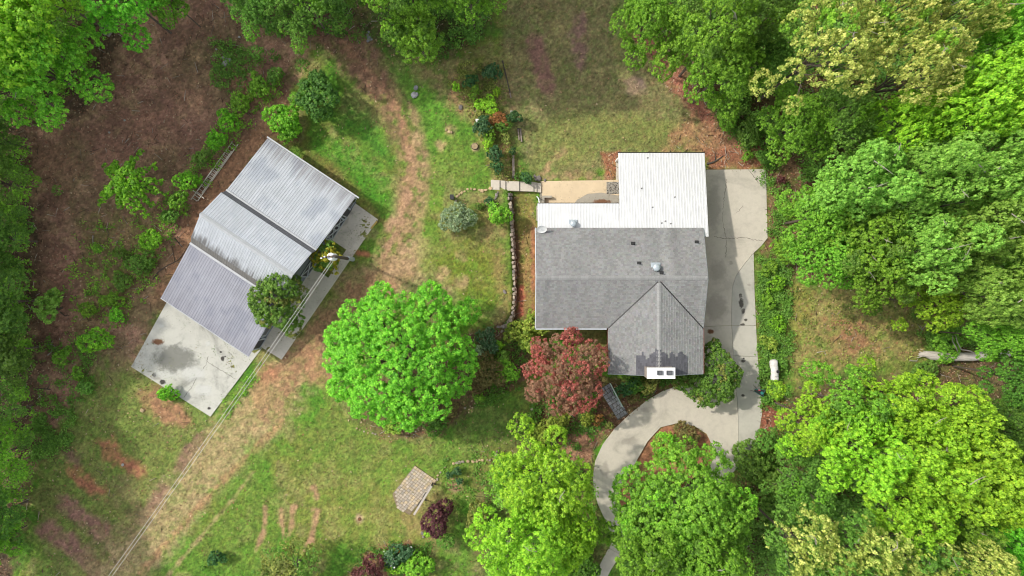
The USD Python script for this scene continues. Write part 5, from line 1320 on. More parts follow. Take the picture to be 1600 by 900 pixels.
TREES = [
    # upper left woods
    (40, 60, 95, 'lime', 15, 'tall bright lime tree filling the upper left corner', 10.0),
    (120, 135, 78, 'brightl', 12, 'bright green tree of the upper left group, reaching furthest towards the brown ground', 5.0),
    (45, 150, 62, 'brightl', 12.5, 'bright green tree at the left edge below the corner tree', 5.0),
    (225, 20, 62, 'brightl', 10, 'bright green tree at the top edge right of the cinder blocks', 5.0),
    (275, 10, 36, 'green', 8, 'small green tree at the top edge, right end of the upper left group', 5.0),
    (125, 20, 60, 'lime2', 12.5, 'green tree at the top edge between the corner tree and the cinder blocks', 5.0),
    # top edge
    (420, 5, 60, 'mid', 10, 'dull green tree at the top edge, left of the dirt track', 5.0),
    (490, 22, 62, 'mid', 10.5, 'dull green tree at the top edge overhanging the dirt track', 5.0),
    (380, -30, 50, 'dark', 10, 'dark green tree cut by the top edge left of the track', 5.0),
    (650, 12, 66, 'green2', 13.5, 'fresh green tree at the top edge above the feathery evergreen', 5.0),
    (738, 18, 52, 'green', 12.5, 'small fresh green tree at the top edge, right of the feathery evergreen', 5.0),
    (585, -15, 50, 'dark', 9, 'dark green tree at the top edge right of the track', 5.0),
    # left edge
    (20, 225, 42, 'dark', 6.0, 'dark small tree at the left edge by the bare brown ground', 2.8),
    (23, 290, 48, 'mid', 6.4, 'olive green tree at the left edge, above the two dark ones', 2.8),
    (30, 375, 51, 'dark', 6.2, 'dark green tree at the left edge level with the barn ridge', 2.8),
    (26, 470, 66, 'dark', 6.6, 'large dark green tree at the left edge above the brush pile', 2.8),
    (33, 545, 51, 'dark', 6.1, 'dark green tree at the left edge beside the brush pile', 2.8),
    (23, 640, 48, 'mid', 6.2, 'green tree at the left edge below the brush pile', 2.8),
    (13, 705, 46, 'brightl', 6.0, 'brighter green tree at the left edge beside the shaded grass', 2.8),
    (16, 795, 51, 'dark', 5.8, 'dark shaded tree at the left edge near the bottom corner', 2.8),
    (14, 835, 35, 'brightl', 6.0, 'small bright tree at the left edge, lowest of that side', 2.8),
    # upper right woods
    (1012, 42, 56, 'green', 10, 'round green oak at the wood edge beside the top lawn'),
    (1120, 45, 80, 'green2', 14, 'broad fresh green oak at the top edge right of the top lawn'),
    (1130, 112, 66, 'green', 11, 'green oak at the wood edge over the reddish leaf strip'),
    (1195, 20, 62, 'mid', 12, 'green tree at the top edge just left of the cream-flowering oaks'),
    (1190, 90, 45, 'dark', 9, 'shaded dark green tree between the broad green oak and the cream oak'),
    (1292, 75, 96, 'catkin', 17, 'cream-flowering oak, left one of the pair at the top'),
    (1425, 110, 71, 'catkin', 17, 'cream-flowering oak with bare grey limbs, right one of the pair at the top'),
    (1400, 15, 68, 'catkin', 16, 'cream-flowering oak cut by the top edge'),
    (1490, 25, 59, 'catkin2', 16, 'thin cream-flowering oak at the top edge, right end'),
    (1560, 60, 73, 'brightl', 15, 'rich green tree near the upper right corner'),
    (1245, 195, 59, 'green', 9, 'smooth green tree at the wood edge right of the carport'),
    (1320, 190, 64, 'mid', 11, 'mid green tree under the left cream-flowering oak'),
    (1420, 188, 55, 'lime', 13, 'yellow-green tree below the right cream-flowering oak'),
    (1515, 165, 75, 'lime', 16, 'large yellow-green tree under the rich green corner tree'),
    (1590, 120, 57, 'lime2', 15, 'yellow-green tree at the right edge, second from the corner'),
    (1585, 205, 50, 'pale', 13, 'pale bluish-green tree at the right edge'),
    # right woods, middle
    (1345, 285, 75, 'pale', 14, 'pale green many-lobed tree at the middle of the right woods'),
    (1285, 335, 63, 'green', 9.5, 'green tree at the wood edge level with the driveway top'),
    (1450, 275, 71, 'pale', 16, 'pale green tree right of the many-lobed one'),
    (1535, 275, 71, 'pale', 16.5, 'pale green tree near the right edge, below the yellow-green ones'),
    (1590, 300, 48, 'lime', 15, 'yellow-green tree at the right edge, half cut off'),
    (1360, 385, 71, 'green2', 12, 'green tree above the meadow in the right woods'),
    (1450, 385, 68, 'pale', 15, 'pale green tree in the centre of the right woods with grey limbs on its left'),
    (1530, 365, 71, 'pale', 16, 'large pale green tree between the centre and the right edge'),
    (1295, 400, 57, 'green', 9, 'green tree at the top left corner of the meadow'),
    (1385, 430, 57, 'green2', 10.5, 'green tree overhanging the top of the meadow'),
    (1590, 390, 52, 'green2', 14, 'fresh green tree at the right edge above the log'),
    (1540, 450, 64, 'pale', 15, 'pale green tree above the fallen log'),
    (1465, 470, 52, 'lime2', 8.5, 'small yellow-green tree at the right corner of the meadow'),
    (1590, 480, 50, 'dark', 11, 'dark green tree at the right edge above the log'),
    (1560, 528, 42, 'green', 11, 'green tree overhanging the middle of the fallen log'),
    (1592, 590, 52, 'dark', 10, 'dark green tree at the right edge below the log'),
    # lower right woods
    (1332, 634, 64, 'green2', 12, 'fresh green tree on the lower side of the meadow'),
    (1274, 656, 57, 'lime2', 10.5, 'yellow-green tree nearest to the gas tank'),
    (1395, 632, 56, 'lime2', 13, 'yellow-green tree just left of the lower end of the log'),
    (1482, 655, 60, 'lime', 14, 'bright yellow-green tree below the fallen log'),
    (1340, 705, 75, 'lime2', 14, 'yellow-green tree with bare twigs, left of the lower woods'),
    (1430, 710, 75, 'lime2', 15, 'bright yellow-green tree at the centre of the lower right woods'),
    (1520, 735, 75, 'lime', 15, 'yellow-green tree at the lower right, next to the dark edge tree'),
    (1585, 775, 57, 'lime2', 14, 'yellow-green tree at the right edge, lowest'),
    (1590, 680, 50, 'dark', 10, 'dark green tree at the right edge between two yellow-green ones'),
    (1420, 790, 59, 'lime', 13.5, 'yellow-green tree above the cream trees at the bottom'),
    (1500, 815, 52, 'green2', 12, 'green tree between the lower cream trees and the right edge'),
    (1255, 760, 55, 'mid', 8.5, 'mid green tree right of the round green oak'),
    (1575, 855, 59, 'brightl', 12, 'rich green tree in the lower right corner'),
    (1255, 855, 75, 'catkin2', 15, 'cream-green tree at the bottom edge, left one'),
    (1335, 860, 66, 'catkin2', 15.5, 'cream-green tree at the bottom edge, second from the left'),
    (1420, 868, 62, 'catkin2', 14, 'sparse cream-green tree at the bottom edge, third from the left'),
    (1520, 880, 52, 'catkin', 14.5, 'cream-flowering tree at the bottom edge, right one with a forked grey limb'),
    # bottom middle
    (850, 752, 84, 'lime2', 11, 'bright lime tree left of the curved driveway'),
    (820, 845, 84, 'lime2', 12, 'bright lime tree at the bottom edge left of the driveway'),
    (895, 835, 44, 'lime', 10, 'small lime tree touching the driveway bend'),
    (1010, 860, 66, 'green2', 11, 'green oak below the driveway loop at the bottom edge'),
    (1115, 865, 60, 'green2', 11.5, 'green oak at the bottom edge, right of the loop oak'),
]
OFF = [(-40, 60, 100, 'lime', 17), (-70, 190, 110, 'dark', 17), (-70, 300, 110, 'dark', 18), (-80, 400, 110, 'mid', 17), (-110, 500, 110, 'dark', 15), (-100, 610, 100, 'dark', 16), (-80, 700, 100, 'mid', 16), (-60, 800, 100, 'dark', 17), (-40, 890, 90, 'dark', 15),
       (-190, 250, 120, 'dark', 20), (-230, 420, 110, 'mid', 18), (-190, 120, 120, 'mid', 19), (-160, -20, 120, 'dark', 19), (0, -80, 110, 'mid', 17), (110, -75, 110, 'mid', 15), (230, -85, 110, 'brightl', 15), (350, -85, 110, 'mid', 16), (460, -90, 100, 'dark', 17), (570, -90, 100, 'mid', 18), (680, -80, 100, 'green2', 18),
       (770, -75, 80, 'dark', 15), (860, -90, 80, 'mid', 14), (20, 940, 60, 'mid', 12)]
for a in TREES: tree(*a)
for k, (a, b, r_, kd, zt) in enumerate(OFF): tree(a, b, r_, kd, zt, 'tall tree of the surrounding woods beyond the picture edge', zc=0.0, group='trees of the surrounding woods')

# ---- single trees of their own shape
def own_tree(name, label, px_, py_, rp, zc, ztop, z0, cat_, pal, seed, trunk_z, rt, bark='bark', **kw):
    R = rp * K * (H - zc) / H; x, y = P(px_, py_, zc); z = float(gz(x, y))
    t = thing(name, label, cat_, (x, y, z))
    (v, f), cc, lb = crown(seed, R, z0, ztop - z, pal=pal, **kw)
    put('crown', (v, f), 'leaf', t, col=cc)
    if trunk_z: put('trunk', limbs(seed, lb, trunk_z, rt), bark, t)
    return t
own_tree('maple_tree', 'big round vivid green maple in the middle of the lawn', 630, 551, 116, 4.5, 8.6, .9, 'tree', 'maple', 101, 3.0, .28, nl=150, lr=.86, leaf=.135, dens=9.5, flat=.8, per=32, tuft=.23, zj=.05, mix=('green', .22), wob=.05, shape=.62)
own_tree('oak_tree', 'round dense green oak inside the driveway loop', 1058, 795, 114, 5.5, 10.0, 1.0, 'tree', 'green', 109, 3.5, .26, nl=120, lr=.95, leaf=.145, dens=9.5, flat=.75, per=26, tuft=.21, wob=.06, zj=.07, mix=('brightx', .25))
own_tree('red_maple', 'round red-leaved maple against the corner of the house', 884, 577, 72, 3.6, 6.4, .8, 'tree', 'red', 102, 2.0, .16, nl=52, lr=.66, leaf=.14, dens=15, flat=.65, per=20, tuft=.17, aspect=.45, wob=.08, mix=('dullred', .52))
own_tree('evergreen_tree', 'dark evergreen tree between the barn roof and its apron', 437, 470, 47, 4.2, 6.2, .8, 'tree', 'mid', 103, 2.2, .13, nl=60, lr=.52, leaf=.19, dens=20, flat=1.0, per=16, tuft=.15, aspect=.36, wob=.12, mix=('olive', .3))
own_tree('golden_shrub', 'rounded shrub with golden tips beside the utility pole', 509, 402, 27, 2.6, 3.6, .2, 'shrub', 'yellow', 104, 1.0, .07, nl=26, lr=.36, leaf=.14, dens=26, per=14, tuft=.13, mix=('mid', .35))
own_tree('feathery_evergreen', 'feathery evergreen leaning out at the top edge above the lawn', 655, 62, 44, 4.5, 7.5, 1.0, 'tree', 'green', 105, 3.0, .15, nl=30, lr=.6, leaf=.34, dens=8, per=14, tuft=.16, aspect=.22, flat=.5, wob=.15)
arms = []
r_ = np.random.default_rng(8)
for k, (ax, ay, s0) in enumerate(((-46, -28, .2), (-30, -34, .3), (-2, -40, .3), (12, -52, .3), (38, -30, .3), (44, -4, .3), (50, 14, .3), (30, 32, .3), (18, 50, .3), (0, 44, .3), (-22, 34, .3), (-50, 18, .3), (-52, 30, .35), (10, 10, .2), (-20, -4, .2))):
    for s in np.linspace(s0, 1, 6):
        arms.append([ax * K * .93 * s, -ay * K * .93 * s, 3.6 - 1.7 * s ** 1.5 + r_.normal(0, .1), .34 * (1.15 - .55 * s)])
own_tree('young_tree', 'young tree with star-like spreading branches on the brown ground', 205, 287, 55, 3, 5, 1, 'tree', 'brightx', 106, 2.6, .10, nl=0, lr=.4, leaf=.17, dens=20, per=16, tuft=.15, flat=.6, lobes=np.array(arms))
own_tree('holly_tree', 'dark glossy evergreen with yellowish tips at the house corner by the driveway', 1108, 590, 46, 2.8, 4.2, .3, 'tree', 'dark', 107, 1.6, .11, nl=0, lr=.6, leaf=.13, dens=26, per=24, tuft=.17, mix=('olive', .25),
         lobes=np.array([[dx * K * .95, -dy * K * .95, zz, rr * 1.2] for dx, dy, zz, rr in ((8, -42, 2.2, .55), (18, -30, 2.6, .62), (28, -18, 2.7, .6), (38, -6, 2.6, .58), (40, 6, 2.3, .52), (20, -6, 3.0, .7), (22, 14, 2.9, .66), (4, 2, 2.8, .66), (-14, 8, 2.3, .6), (-30, 6, 1.8, .5), (-40, 12, 1.6, .45), (-24, 20, 2.1, .55), (-4, 22, 2.6, .62), (8, 34, 2.3, .55), (-8, 38, 2.0, .45), (28, 28, 2.4, .5), (4, -20, 2.6, .6), (14, -50, 1.8, .4))]))
own_tree('olive_green_tree', 'grey-green tree with fine leaves at the bottom edge of the lawn', 455, 893, 58, 3, 4.6, .6, 'tree', 'olive', 108, 1.6, .12, nl=40, lr=.62, leaf=.15, dens=10, per=12, tuft=.18, mix=('mid', .4), flat=.55)

# ---- shrubs: (x, y, radius, height, palette, leaf size, kind of name, label)
SH_T = [
    (500, 152, 37, 3.0, 'kelly', .20, 'shrub', 'large round dark green shrub behind the barn'),
    (446, 188, 25, 2.0, 'brightx', .17, 'shrub', 'lighter green shrub touching the barn roof corner'),
    (452, 207, 18, 1.5, 'green', .16, 'shrub', 'small green shrub right at the barn roof corner'),
    (470, 158, 16, 1.6, 'green', .16, 'shrub', 'small light shrub at the left side of the large round dark one'),
    (405, 135, 20, 1.3, 'green', .16, 'shrub', 'green shrub at the upper end of the weedy hedge'),
    (430, 120, 14, 1.0, 'mid', .15, 'shrub', 'small shrub just above the upper end of the weedy hedge'),
    (378, 163, 18, 1.4, 'green', .16, 'shrub', 'bright shrub of the hedge behind the ladder top'),
    (358, 192, 16, 1.5, 'brightx', .16, 'shrub', 'bright shrub directly above the ladder top'),
    (340, 220, 16, 1.5, 'brightx', .16, 'shrub', 'bright shrub left of the upper half of the ladder'),
    (320, 250, 14, 1.2, 'mid', .16, 'shrub', 'thin shrub left of the middle of the ladder'),
    (296, 283, 18, 1.6, 'brightx', .17, 'shrub', 'bright shrub left of the lower half of the ladder'),
    (281, 312, 16, 1.5, 'green', .16, 'shrub', 'green shrub at the foot of the ladder'),
    (268, 338, 12, 1.2, 'mid', .15, 'shrub', 'small shrub below the foot of the ladder'),
    (241, 375, 20, 1.6, 'brightx', .16, 'shrub', 'bright round shrub left of the barn valley'),
    (222, 412, 18, .7, 'mid', .14, 'shrub', 'low weedy shrub at the left of the lower barn roof'),
    (192, 440, 15, .6, 'mid', .14, 'shrub', 'low weedy shrub between the woods and the barn, upper one'),
    (175, 468, 14, .8, 'green', .15, 'shrub', 'low weedy shrub between the woods and the barn, lower one'),
    (153, 388, 8, .6, 'green', .12, 'shrub', 'tiny round plant below the small pale branch'),
    (190, 396, 12, .7, 'mid', .12, 'shrub', 'small low plant on the mossy ground left of the barn'),
    (154, 530, 23, 1.8, 'brightx', .18, 'shrub', 'dense bright shrub left of the concrete pad'),
    (140, 486, 14, 1.0, 'green', .15, 'shrub', 'small shrub above the dense bright one'),
    (184, 493, 12, .9, 'brightx', .15, 'shrub', 'small bright shrub near the pad corner'),
    (97, 557, 13, 1.0, 'green', .15, 'shrub', 'small bright shrub by the brush pile'),
    (82, 482, 22, 2.2, 'pale', .2, 'shrub', 'tall pale sapling at the edge of the left woods'),
    (88, 465, 14, 1.8, 'pale', .2, 'shrub', 'small pale sapling above the taller one'),
    (122, 582, 10, .7, 'green', .14, 'shrub', 'small shrub below the brush pile'),
    (262, 615, 15, 1.1, 'brightx', .15, 'shrub', 'bright feathery shrub at the lower edge of the concrete pad'),
    (135, 606, 12, .8, 'mid', .14, 'shrub', 'small shrub at the edge of the shaded grass'),
    (768, 110, 13, 1.0, 'blue', .16, 'shrub', 'dark glossy shrub standing alone in the shaded top lawn'),
    (736, 128, 11, .9, 'deep', .15, 'shrub', 'dark green shrub beside the small bright one above the garden'),
    (743, 143, 10, .8, 'green', .14, 'shrub', 'small bright shrub above the garden'),
    (712, 136, 6, .5, 'lime', .12, 'shrub', 'tiny lime plant on the dry patch'),
    (775, 144, 6, .5, 'lime', .12, 'shrub', 'tiny yellow-green plant at the top of the garden'),
    (763, 163, 15, .8, 'lime', .12, 'shrub', 'loose lime-green plants in the garden'),
    (748, 162, 7, .7, 'lime', .13, 'shrub', 'small round lime plant left of the loose lime ones'),
    (778, 186, 13, 1.1, 'rust', .12, 'shrub', 'orange-red leaved shrub in the garden'),
    (786, 199, 12, .9, 'dark', .13, 'shrub', 'green shrub below the orange-red one'),
    (803, 184, 11, 1.2, 'deep', .13, 'shrub', 'round dark green shrub right of the orange-red one'),
    (756, 200, 14, 1.3, 'blue', .18, 'rhododendron', 'dark glossy shrub with a white post at its top'),
    (766, 213, 10, 1.0, 'green', .15, 'rhododendron', 'brighter glossy shrub touching the dark one with the post'),
    (790, 216, 9, .6, 'olive', .12, 'shrub', 'small yellowish plant below the green garden shrub'),
    (763, 228, 8, .8, 'lime', .12, 'shrub', 'lime plant on top of the dark glossy pair'),
    (774, 241, 12, 1.3, 'blue', .18, 'rhododendron', 'dark glossy shrub of the lower pair, upper one'),
    (778, 261, 9, 1.1, 'deep', .17, 'rhododendron', 'dark glossy shrub of the lower pair, just above the steps'),
    (801, 236, 6, .7, 'deep', .1, 'shrub', 'tiny round shrub at the end of the timber edging'),
    (823, 279, 8, .8, 'deep', .13, 'shrub', 'dark shrub at the upper side of the steps'),
    (808, 277, 5, .5, 'dark', .1, 'shrub', 'tiny shrub at the steps beside the timber edging'),
    (712, 339, 25, 1.8, 'silver', .14, 'shrub', 'silvery blue-green round shrub in the lawn'),
    (776, 333, 19, 1.6, 'maple', .15, 'shrub', 'bright green round shrub at the retaining wall'),
    (764, 315, 6, .5, 'blue', .12, 'shrub', 'tiny dark plant above the bright round shrub'),
    (749, 322, 7, .35, 'dark', .1, 'shrub', 'low green plant between the silvery and the bright round shrub'),
    (812, 520, 22, 1.9, 'yolive', .17, 'rhododendron', 'light yellow-green shrub below the end of the retaining wall'),
    (836, 505, 18, 1.9, 'yolive', .17, 'rhododendron', 'light yellow-green shrub at the west corner of the house'),
    (828, 532, 18, 1.6, 'yolive', .17, 'rhododendron', 'light yellow-green shrub touching the red maple'),
    (762, 530, 17, 1.4, 'tealg', .15, 'shrub', 'dark blue-green shrub at the right edge of the big maple'),
    (752, 548, 9, .8, 'silver', .13, 'shrub', 'small greyish shrub below the dark blue-green one'),
    (780, 540, 7, .6, 'lime', .11, 'shrub', 'small lime shrub right of the dark blue-green one'),
    (787, 559, 11, .9, 'pale', .13, 'shrub', 'small pale green shrub above the bright bed shrub'),
    (765, 580, 27, 1.4, 'brown', .13, 'shrub', 'wide brownish shrub between the two maples'),
    (745, 600, 16, 1.2, 'brown', .13, 'shrub', 'smaller brownish shrub below the wide one'),
    (794, 582, 18, 1.4, 'maple', .14, 'shrub', 'bright green shrub between the brownish one and the red maple'),
    (748, 620, 9, .7, 'green', .12, 'shrub', 'small green shrub at the bed edge below the brownish ones'),
    (620, 664, 19, 1.2, 'yolive', .14, 'shrub', 'yellow-green shrub peeping out below the big maple'),
    (680, 660, 22, 1.2, 'dark', .14, 'shrub', 'dark shrub below the right side of the big maple'),
    (700, 645, 16, 1.0, 'brown', .13, 'shrub', 'brownish low shrub at the lower right of the big maple'),
    (845, 682, 20, 1.3, 'yolive', .14, 'shrub', 'yellow-green shrub above the lime tree'),
    (868, 664, 22, 1.5, 'yolive', .14, 'shrub', 'larger yellow-green shrub below the red maple'),
    (824, 660, 14, 1.1, 'dark', .13, 'shrub', 'dark green shrub at the end of the winding stone line'),
    (832, 687, 12, .9, 'green', .13, 'shrub', 'bright green shrub by the winding stone line'),
    (918, 653, 11, .8, 'yolive', .13, 'azalea', 'yellow-green low shrub left of the flagstone path'),
    (935, 655, 9, .7, 'rust', .13, 'azalea', 'orange-tinted low shrub left of the flagstone path'),
    (924, 628, 12, .8, 'dark', .13, 'azalea', 'dark green shrub between the red maple and the flagstone path'),
    (953, 664, 6, .6, 'olive', .12, 'azalea', 'small olive plant near the lower end of the flagstone path'),
    (945, 594, 7, 1.0, 'brown', .13, 'shrub', 'olive-brown shrub at the house end of the handrail'),
    (978, 606, 14, 1.2, 'deep', .14, 'shrub', 'dark shrub right of the handrail under the gable'),
    (990, 600, 18, 1.3, 'dark', .14, 'shrub', 'dark shrub under the gable left of the chimney'),
    (1014, 602, 15, 1.2, 'olive', .14, 'shrub', 'light green shrub under the chimney'),
    (988, 622, 10, .7, 'brown', .13, 'shrub', 'brownish shrub right of the lower handrail'),
    (683, 808, 24, 2.2, 'purple', .15, 'smoke_bush', 'dark purple shrub beside the paver patio'),
    (698, 842, 15, 1.5, 'mid', .12, 'shrub', 'round clipped green shrub on the lower lawn'),
    (669, 832, 8, .5, 'lime', .1, 'shrub', 'small lime plant between the purple and the clipped shrub'),
    (745, 805, 20, 1.6, 'olive', .16, 'shrub', 'spotted green shrub at the left side of the lime trees'),
    (578, 893, 25, 1.8, 'purple', .17, 'shrub', 'dark purple shrub at the bottom edge'),
    (622, 869, 20, 1.0, 'tealg', .16, 'rose_bush', 'blue-green flowering shrub of the bottom bed'),
    (638, 862, 9, .8, 'tealg', .15, 'rose_bush', 'small blue-green shrub beside the orange flowers'),
    (652, 888, 27, 1.6, 'maple', .13, 'shrub', 'vivid green feathery shrub at the bottom edge'),
    (612, 886, 10, .8, 'lime', .12, 'shrub', 'lime shrub between the purple and the vivid green one at the bottom'),
    (715, 735, 7, .7, 'blue', .12, 'shrub', 'tiny dark plant in the bare patch, upper one'),
    (702, 742, 5, .5, 'blue', .12, 'shrub', 'tiny dark plant in the bare patch, left one'),
    (718, 751, 6, .7, 'blue', .12, 'shrub', 'tiny dark plant in the bare patch, lower one'),
    (339, 870, 12, 1.0, 'deep', .13, 'shrub', 'small dark bush alone on the lower left grass'),
    (318, 887, 5, .5, 'mid', .12, 'shrub', 'tiny plant left of the small dark bush'),
    (1112, 153, 11, .9, 'green', .14, 'shrub', 'small bright shrub on the reddish leaf strip'),
    (1137, 182, 18, 1.1, 'green', .15, 'shrub', 'bright shrub at the wood edge above the carport'),
    (1150, 160, 26, 1.4, 'mid', .15, 'shrub', 'dull green shrub at the wood edge above the carport'),
    (1172, 205, 22, 1.3, 'mid', .15, 'shrub', 'dull green shrub at the corner of the wood edge'),
    (1167, 244, 8, .7, 'green', .12, 'shrub', 'small shrub above the driveway corner'),
    (1192, 245, 12, 1.0, 'mid', .13, 'shrub', 'shrub above the upper right driveway corner'),
    (1219, 281, 6, .8, 'purple', .12, 'shrub', 'small purple shrub right of the driveway top'),
    (1238, 330, 16, 1.4, 'green', .15, 'shrub', 'green shrub at the wood edge beside the driveway'),
    (1215, 385, 12, .9, 'green', .14, 'shrub', 'green shrub where the driveway narrows'),
    (1228, 395, 18, 1.2, 'green', .15, 'shrub', 'bright shrub right of where the driveway narrows'),
    (1203, 418, 11, .6, 'green', .13, 'shrub', 'weedy shrub in the strip right of the driveway, top'),
    (1212, 446, 15, .55, 'brightx', .13, 'shrub', 'weedy shrub in the strip right of the driveway, second'),
    (1200, 474, 12, .6, 'green', .13, 'shrub', 'weedy shrub in the strip right of the driveway, third'),
    (1214, 503, 14, .5, 'brightx', .13, 'shrub', 'weedy shrub in the strip right of the driveway, fourth'),
    (1202, 536, 12, .5, 'yolive', .13, 'shrub', 'yellowish weedy shrub above the gas tank'),
    (1196, 580, 10, .6, 'mid', .12, 'shrub', 'low plant between the driveway and the gas tank'),
    (1224, 568, 7, .4, 'mid', .12, 'shrub', 'low bluish plant right of the gas tank'),
    (1214, 618, 9, .5, 'green', .13, 'shrub', 'green shrub below the gas tank'),
    (1195, 625, 7, .5, 'mid', .12, 'shrub', 'small plant by the garden cart'),
    (1180, 730, 34, 2.0, 'mid', .17, 'shrub', 'large shaded shrub at the lower end of the driveway'),
    (1190, 690, 18, 1.2, 'mid', .15, 'shrub', 'shaded shrub at the red mulch'),
    (1205, 790, 40, 3.2, 'mid', .18, 'shrub', 'tall shaded shrub right of the loop oak'),
    (1035, 690, 15, 1.1, 'yolive', .14, 'shrub', 'yellow-green shrub at the tip of the driveway island'),
    (1075, 683, 20, 1.1, 'brown', .14, 'shrub', 'olive shrub at the right of the driveway island'),
    (1482, 535, 26, .9, 'green', .16, 'shrub', 'low green thicket on the upper side of the fallen log'),
    (1446, 580, 20, .8, 'mid', .15, 'shrub', 'low green thicket on the lower side of the fallen log'),
    (905, 895, 30, 1.6, 'dark', .16, 'shrub', 'dark shrub at the bottom edge beside the driveway'),
]
def shrub(px_, py_, rp, h, pal, leaf, name, label):
    g0 = G(px_, py_); zc = g0[2] + h * .6
    x, y = P(px_, py_, zc); R = rp * K * (H - zc) / H
    z = float(gz(x, y)); seed = int(px_ * 31 + py_ * 17)
    rs = np.random.default_rng(seed + 5); e_ = rs.uniform(.88, 1.0)
    t = thing(name, label, 'bush', (x, y, z), rs.uniform(0, 3.1), scale=(e_, 1 / e_ * rs.uniform(.95, 1.1), 1))
    lr = max(min(R * .42, .55), .13)
    nl = int(np.clip(1.5 * (R / lr) ** 2, 5, 34))
    area = R * R
    (v, f), cc, lb = crown(seed, R, 0.0, h, nl, lr, leaf, np.clip(.6 / leaf ** 2, 14, 46), pal, flat=.85, per=16, tuft=max(leaf * 1.05, .07), wob=.24, zj=.12, skirt=-.45, aspect=.55)
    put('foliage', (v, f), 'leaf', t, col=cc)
    r = np.random.default_rng(seed)
    parts = [tube([[0, 0, -.1], l[:3] * [.4, .4, .5], l[:3]], [.03 + .01 * R, .02 + .008 * R, .008], 5, cap=False) for l in lb[r.permutation(len(lb))[:7]]]
    put('stem', cat_mesh(parts), 'bark', t)
    return t
for a in SH_T: shrub(*a)
# flowers on the bottom bed
r_ = np.random.default_rng(91)
for lab, px_, py_, m_, n, sp in (('cluster of white flowers on the blue-green shrub', 613, 868, 'flower_white', 9, 14), ('cluster of orange flowers at the top of the bottom bed', 624, 857, 'flower_orange', 6, 4), ('second cluster of orange flowers beside the first', 632, 856, 'flower_orange', 6, 3), ('cluster of pale flowers right of the orange ones', 641, 855, 'flower_white', 5, 4)):
    p = G(px_, py_); t = wthing('flower_cluster', lab, 'flowers', p)
    for k in range(n):
        q = G(px_ + r_.normal(0, sp * .5), py_ + r_.normal(0, sp * .45)); hgt = .95 if n == 9 else .45
        ang_ = np.arange(7) * .8976; rr_ = .075
        v = np.vstack([[q[0], q[1], q[2] + hgt + .02]] + [[q[0] + rr_ * math.cos(a_), q[1] + rr_ * math.sin(a_), q[2] + hgt + .05 * (i % 2)] for i, a_ in enumerate(ang_)])
        putw('blossom', (v, np.array([[0, 1 + i, 1 + (i + 1) % 7] for i in range(7)])), m_, t)
        putw('stalk', tube([[q[0], q[1], q[2] - .05], [q[0], q[1], q[2] + hgt]], [.012, .01], 5), 'bark', t)

# ---- weeds and undergrowth: nobody could count them
def weeds(name, areas, leaf, seed, pals, zlift):
    r = np.random.default_rng(seed); V, C = [], []
    for poly, n, hh, pal in areas:
        poly = np.array(poly, float); lo, hi = poly.min(0), poly.max(0)
        x = r.uniform(lo[0], hi[0], n * 3); y = r.uniform(lo[1], hi[1], n * 3)
        ok = sd(poly, True, x, y) < r.normal(0, 5, len(x))
        ok &= meshkit.fbm(np.c_[x, y, np.full(len(x), seed)] / 16.0, 3, seed) > r.uniform(.36, .56, len(x))
        x, y = x[ok][:n], y[ok][:n]
        w = np.c_[(x - 800) * K, (450 - y) * K]; f_ = (H - gz(w[:, 0], w[:, 1])) / H; w = w * f_[:, None]
        z = gz(w[:, 0], w[:, 1]) + .02
        ht = hh * r.uniform(.3, 1, len(x)); per = 9
        ti = np.repeat(np.arange(len(x)), per); m = len(ti)
        pos = np.c_[w, z + ht][ti] + r.normal(0, 1, (m, 3)) * [.13, .13, hh * .22]
        nr = np.c_[r.normal(0, .5, (m, 2)), np.full(m, .8)]; nr /= np.linalg.norm(nr, axis=1, keepdims=True)
        ref = r.normal(size=(m, 3)); ta = ref - nr * (ref * nr).sum(1, keepdims=True); ta /= np.linalg.norm(ta, axis=1, keepdims=True); tb = np.cross(nr, ta)
        L = leaf * r.uniform(.6, 1.2, m)[:, None] / 2
        V.append(np.stack([pos - ta * L, pos + tb * L * .55, pos + ta * L, pos - tb * L * .55], 1).reshape(-1, 3))
        p3 = np.array(PAL[pal]) * LEAFK; ww = np.clip(r.normal(.5, .25, len(x))[ti] + r.normal(0, .15, m), 0, 1)[:, None]
        C.append(np.repeat(np.where(ww < .5, p3[0] + (p3[1] - p3[0]) * ww * 2, p3[1] + (p3[2] - p3[1]) * (ww * 2 - 1)), 4, 0))
    V, C = np.vstack(V), np.vstack(C); q = np.arange(len(V)).reshape(-1, 4)
    put(name, (V, np.vstack([q[:, [0, 1, 2]], q[:, [0, 2, 3]]])), 'leaf', col=C, kind='stuff')
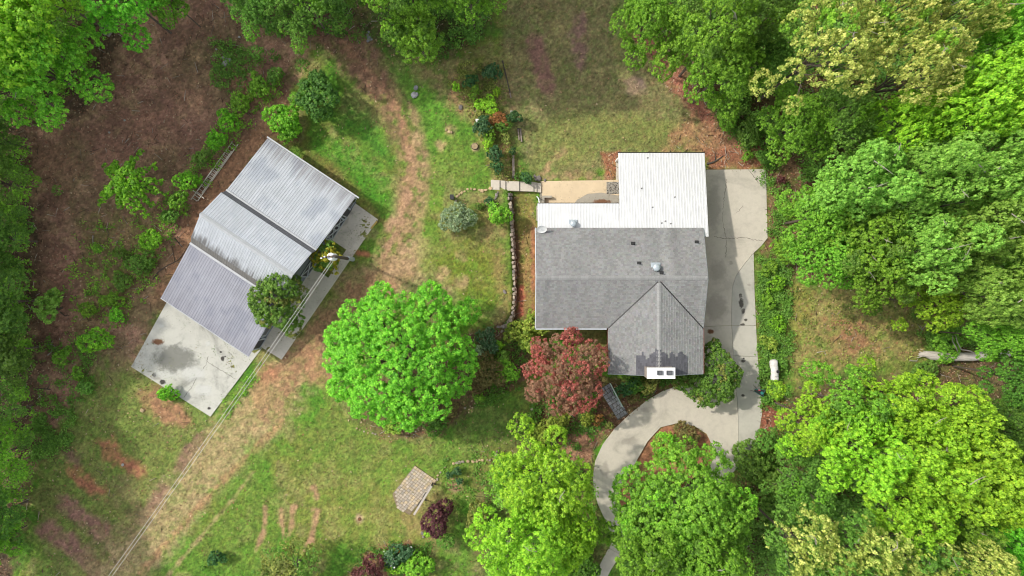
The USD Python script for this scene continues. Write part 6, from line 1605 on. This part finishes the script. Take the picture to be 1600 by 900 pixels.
weeds('weeds', [
    ([(370, 150), (430, 110), (450, 130), (400, 190), (350, 260), (300, 330), (255, 400), (225, 420), (215, 390), (270, 300), (330, 220)], 850, .6, 'green'),
    ([(130, 350), (240, 340), (250, 420), (190, 520), (110, 520), (100, 440)], 260, .2, 'green'),
    ([(60, 530), (150, 520), (150, 600), (120, 640), (60, 660)], 260, .2, 'mid'),
    ([(50, 640), (120, 640), (110, 700), (50, 720)], 500, .3, 'mid'),
    ([(330, 60), (440, 90), (400, 150), (330, 130)], 350, .3, 'mid'),
    ([(1080, 130), (1130, 150), (1200, 200), (1225, 300), (1235, 400), (1212, 400), (1200, 300), (1150, 220)], 1500, .4, 'mid'),
    ([(1183, 400), (1235, 400), (1238, 560), (1225, 640), (1192, 640), (1186, 560)], 1100, .3, 'mid'),
    ([(1150, 720), (1240, 640), (1260, 760), (1200, 900), (1150, 900)], 900, .6, 'mid'),
    ([(740, 520), (830, 500), (820, 610), (740, 640)], 350, .25, 'dark'),
    ([(840, 610), (930, 610), (945, 660), (900, 700), (830, 660)], 450, .3, 'dark'),
    ([(985, 595), (1060, 588), (1010, 612), (990, 625)], 250, .3, 'dark'),
    ([(690, 100), (780, 110), (800, 280), (770, 280), (740, 180)], 500, .25, 'olive'),
    ([(1430, 510), (1560, 515), (1560, 540), (1450, 540)], 350, .3, 'mid'),
    ([(1236, 440), (1450, 500), (1440, 570), (1236, 590)], 130, .12, 'olive'),
    ([(690, 720), (760, 700), (780, 790), (720, 800)], 90, .1, 'mid'),
    ([(560, 860), (670, 845), (680, 900), (560, 900)], 300, .25, 'dark'),
    ([(530, 60), (600, 60), (700, 100), (720, 60), (600, 40)], 250, .3, 'dark'),
    ([(398, 572), (414, 560), (352, 655), (342, 658)], 140, .15, 'green'),
], .19, 12, None, 0)
weeds('undergrowth', [
    ([(0, 0), (160, 0), (150, 120), (60, 190), (0, 200)], 1300, 2.5, 'green'),
    ([(0, 200), (50, 230), (60, 560), (60, 700), (40, 850), (0, 850)], 1500, 1.8, 'green'),
    ([(360, 0), (560, 0), (540, 60), (430, 60)], 700, 1.8, 'dark'),
    ([(590, 0), (790, 0), (740, 70), (620, 80)], 600, 1.8, 'dark'),
    ([(980, 0), (1600, 0), (1600, 240), (1230, 240), (1100, 130)], 6500, 3.2, 'mid'),
    ([(1240, 240), (1600, 240), (1600, 500), (1500, 480), (1450, 440), (1260, 400)], 6500, 3.2, 'mid'),
    ([(1270, 660), (1500, 640), (1600, 600), (1600, 900), (1180, 900), (1200, 760)], 6500, 3.0, 'mid'),
    ([(770, 700), (920, 720), (930, 900), (760, 900)], 1500, 2.0, 'green'),
    ([(990, 740), (1120, 740), (1150, 900), (970, 900)], 1500, 1.8, 'mid'),
], .26, 13, None, 0)
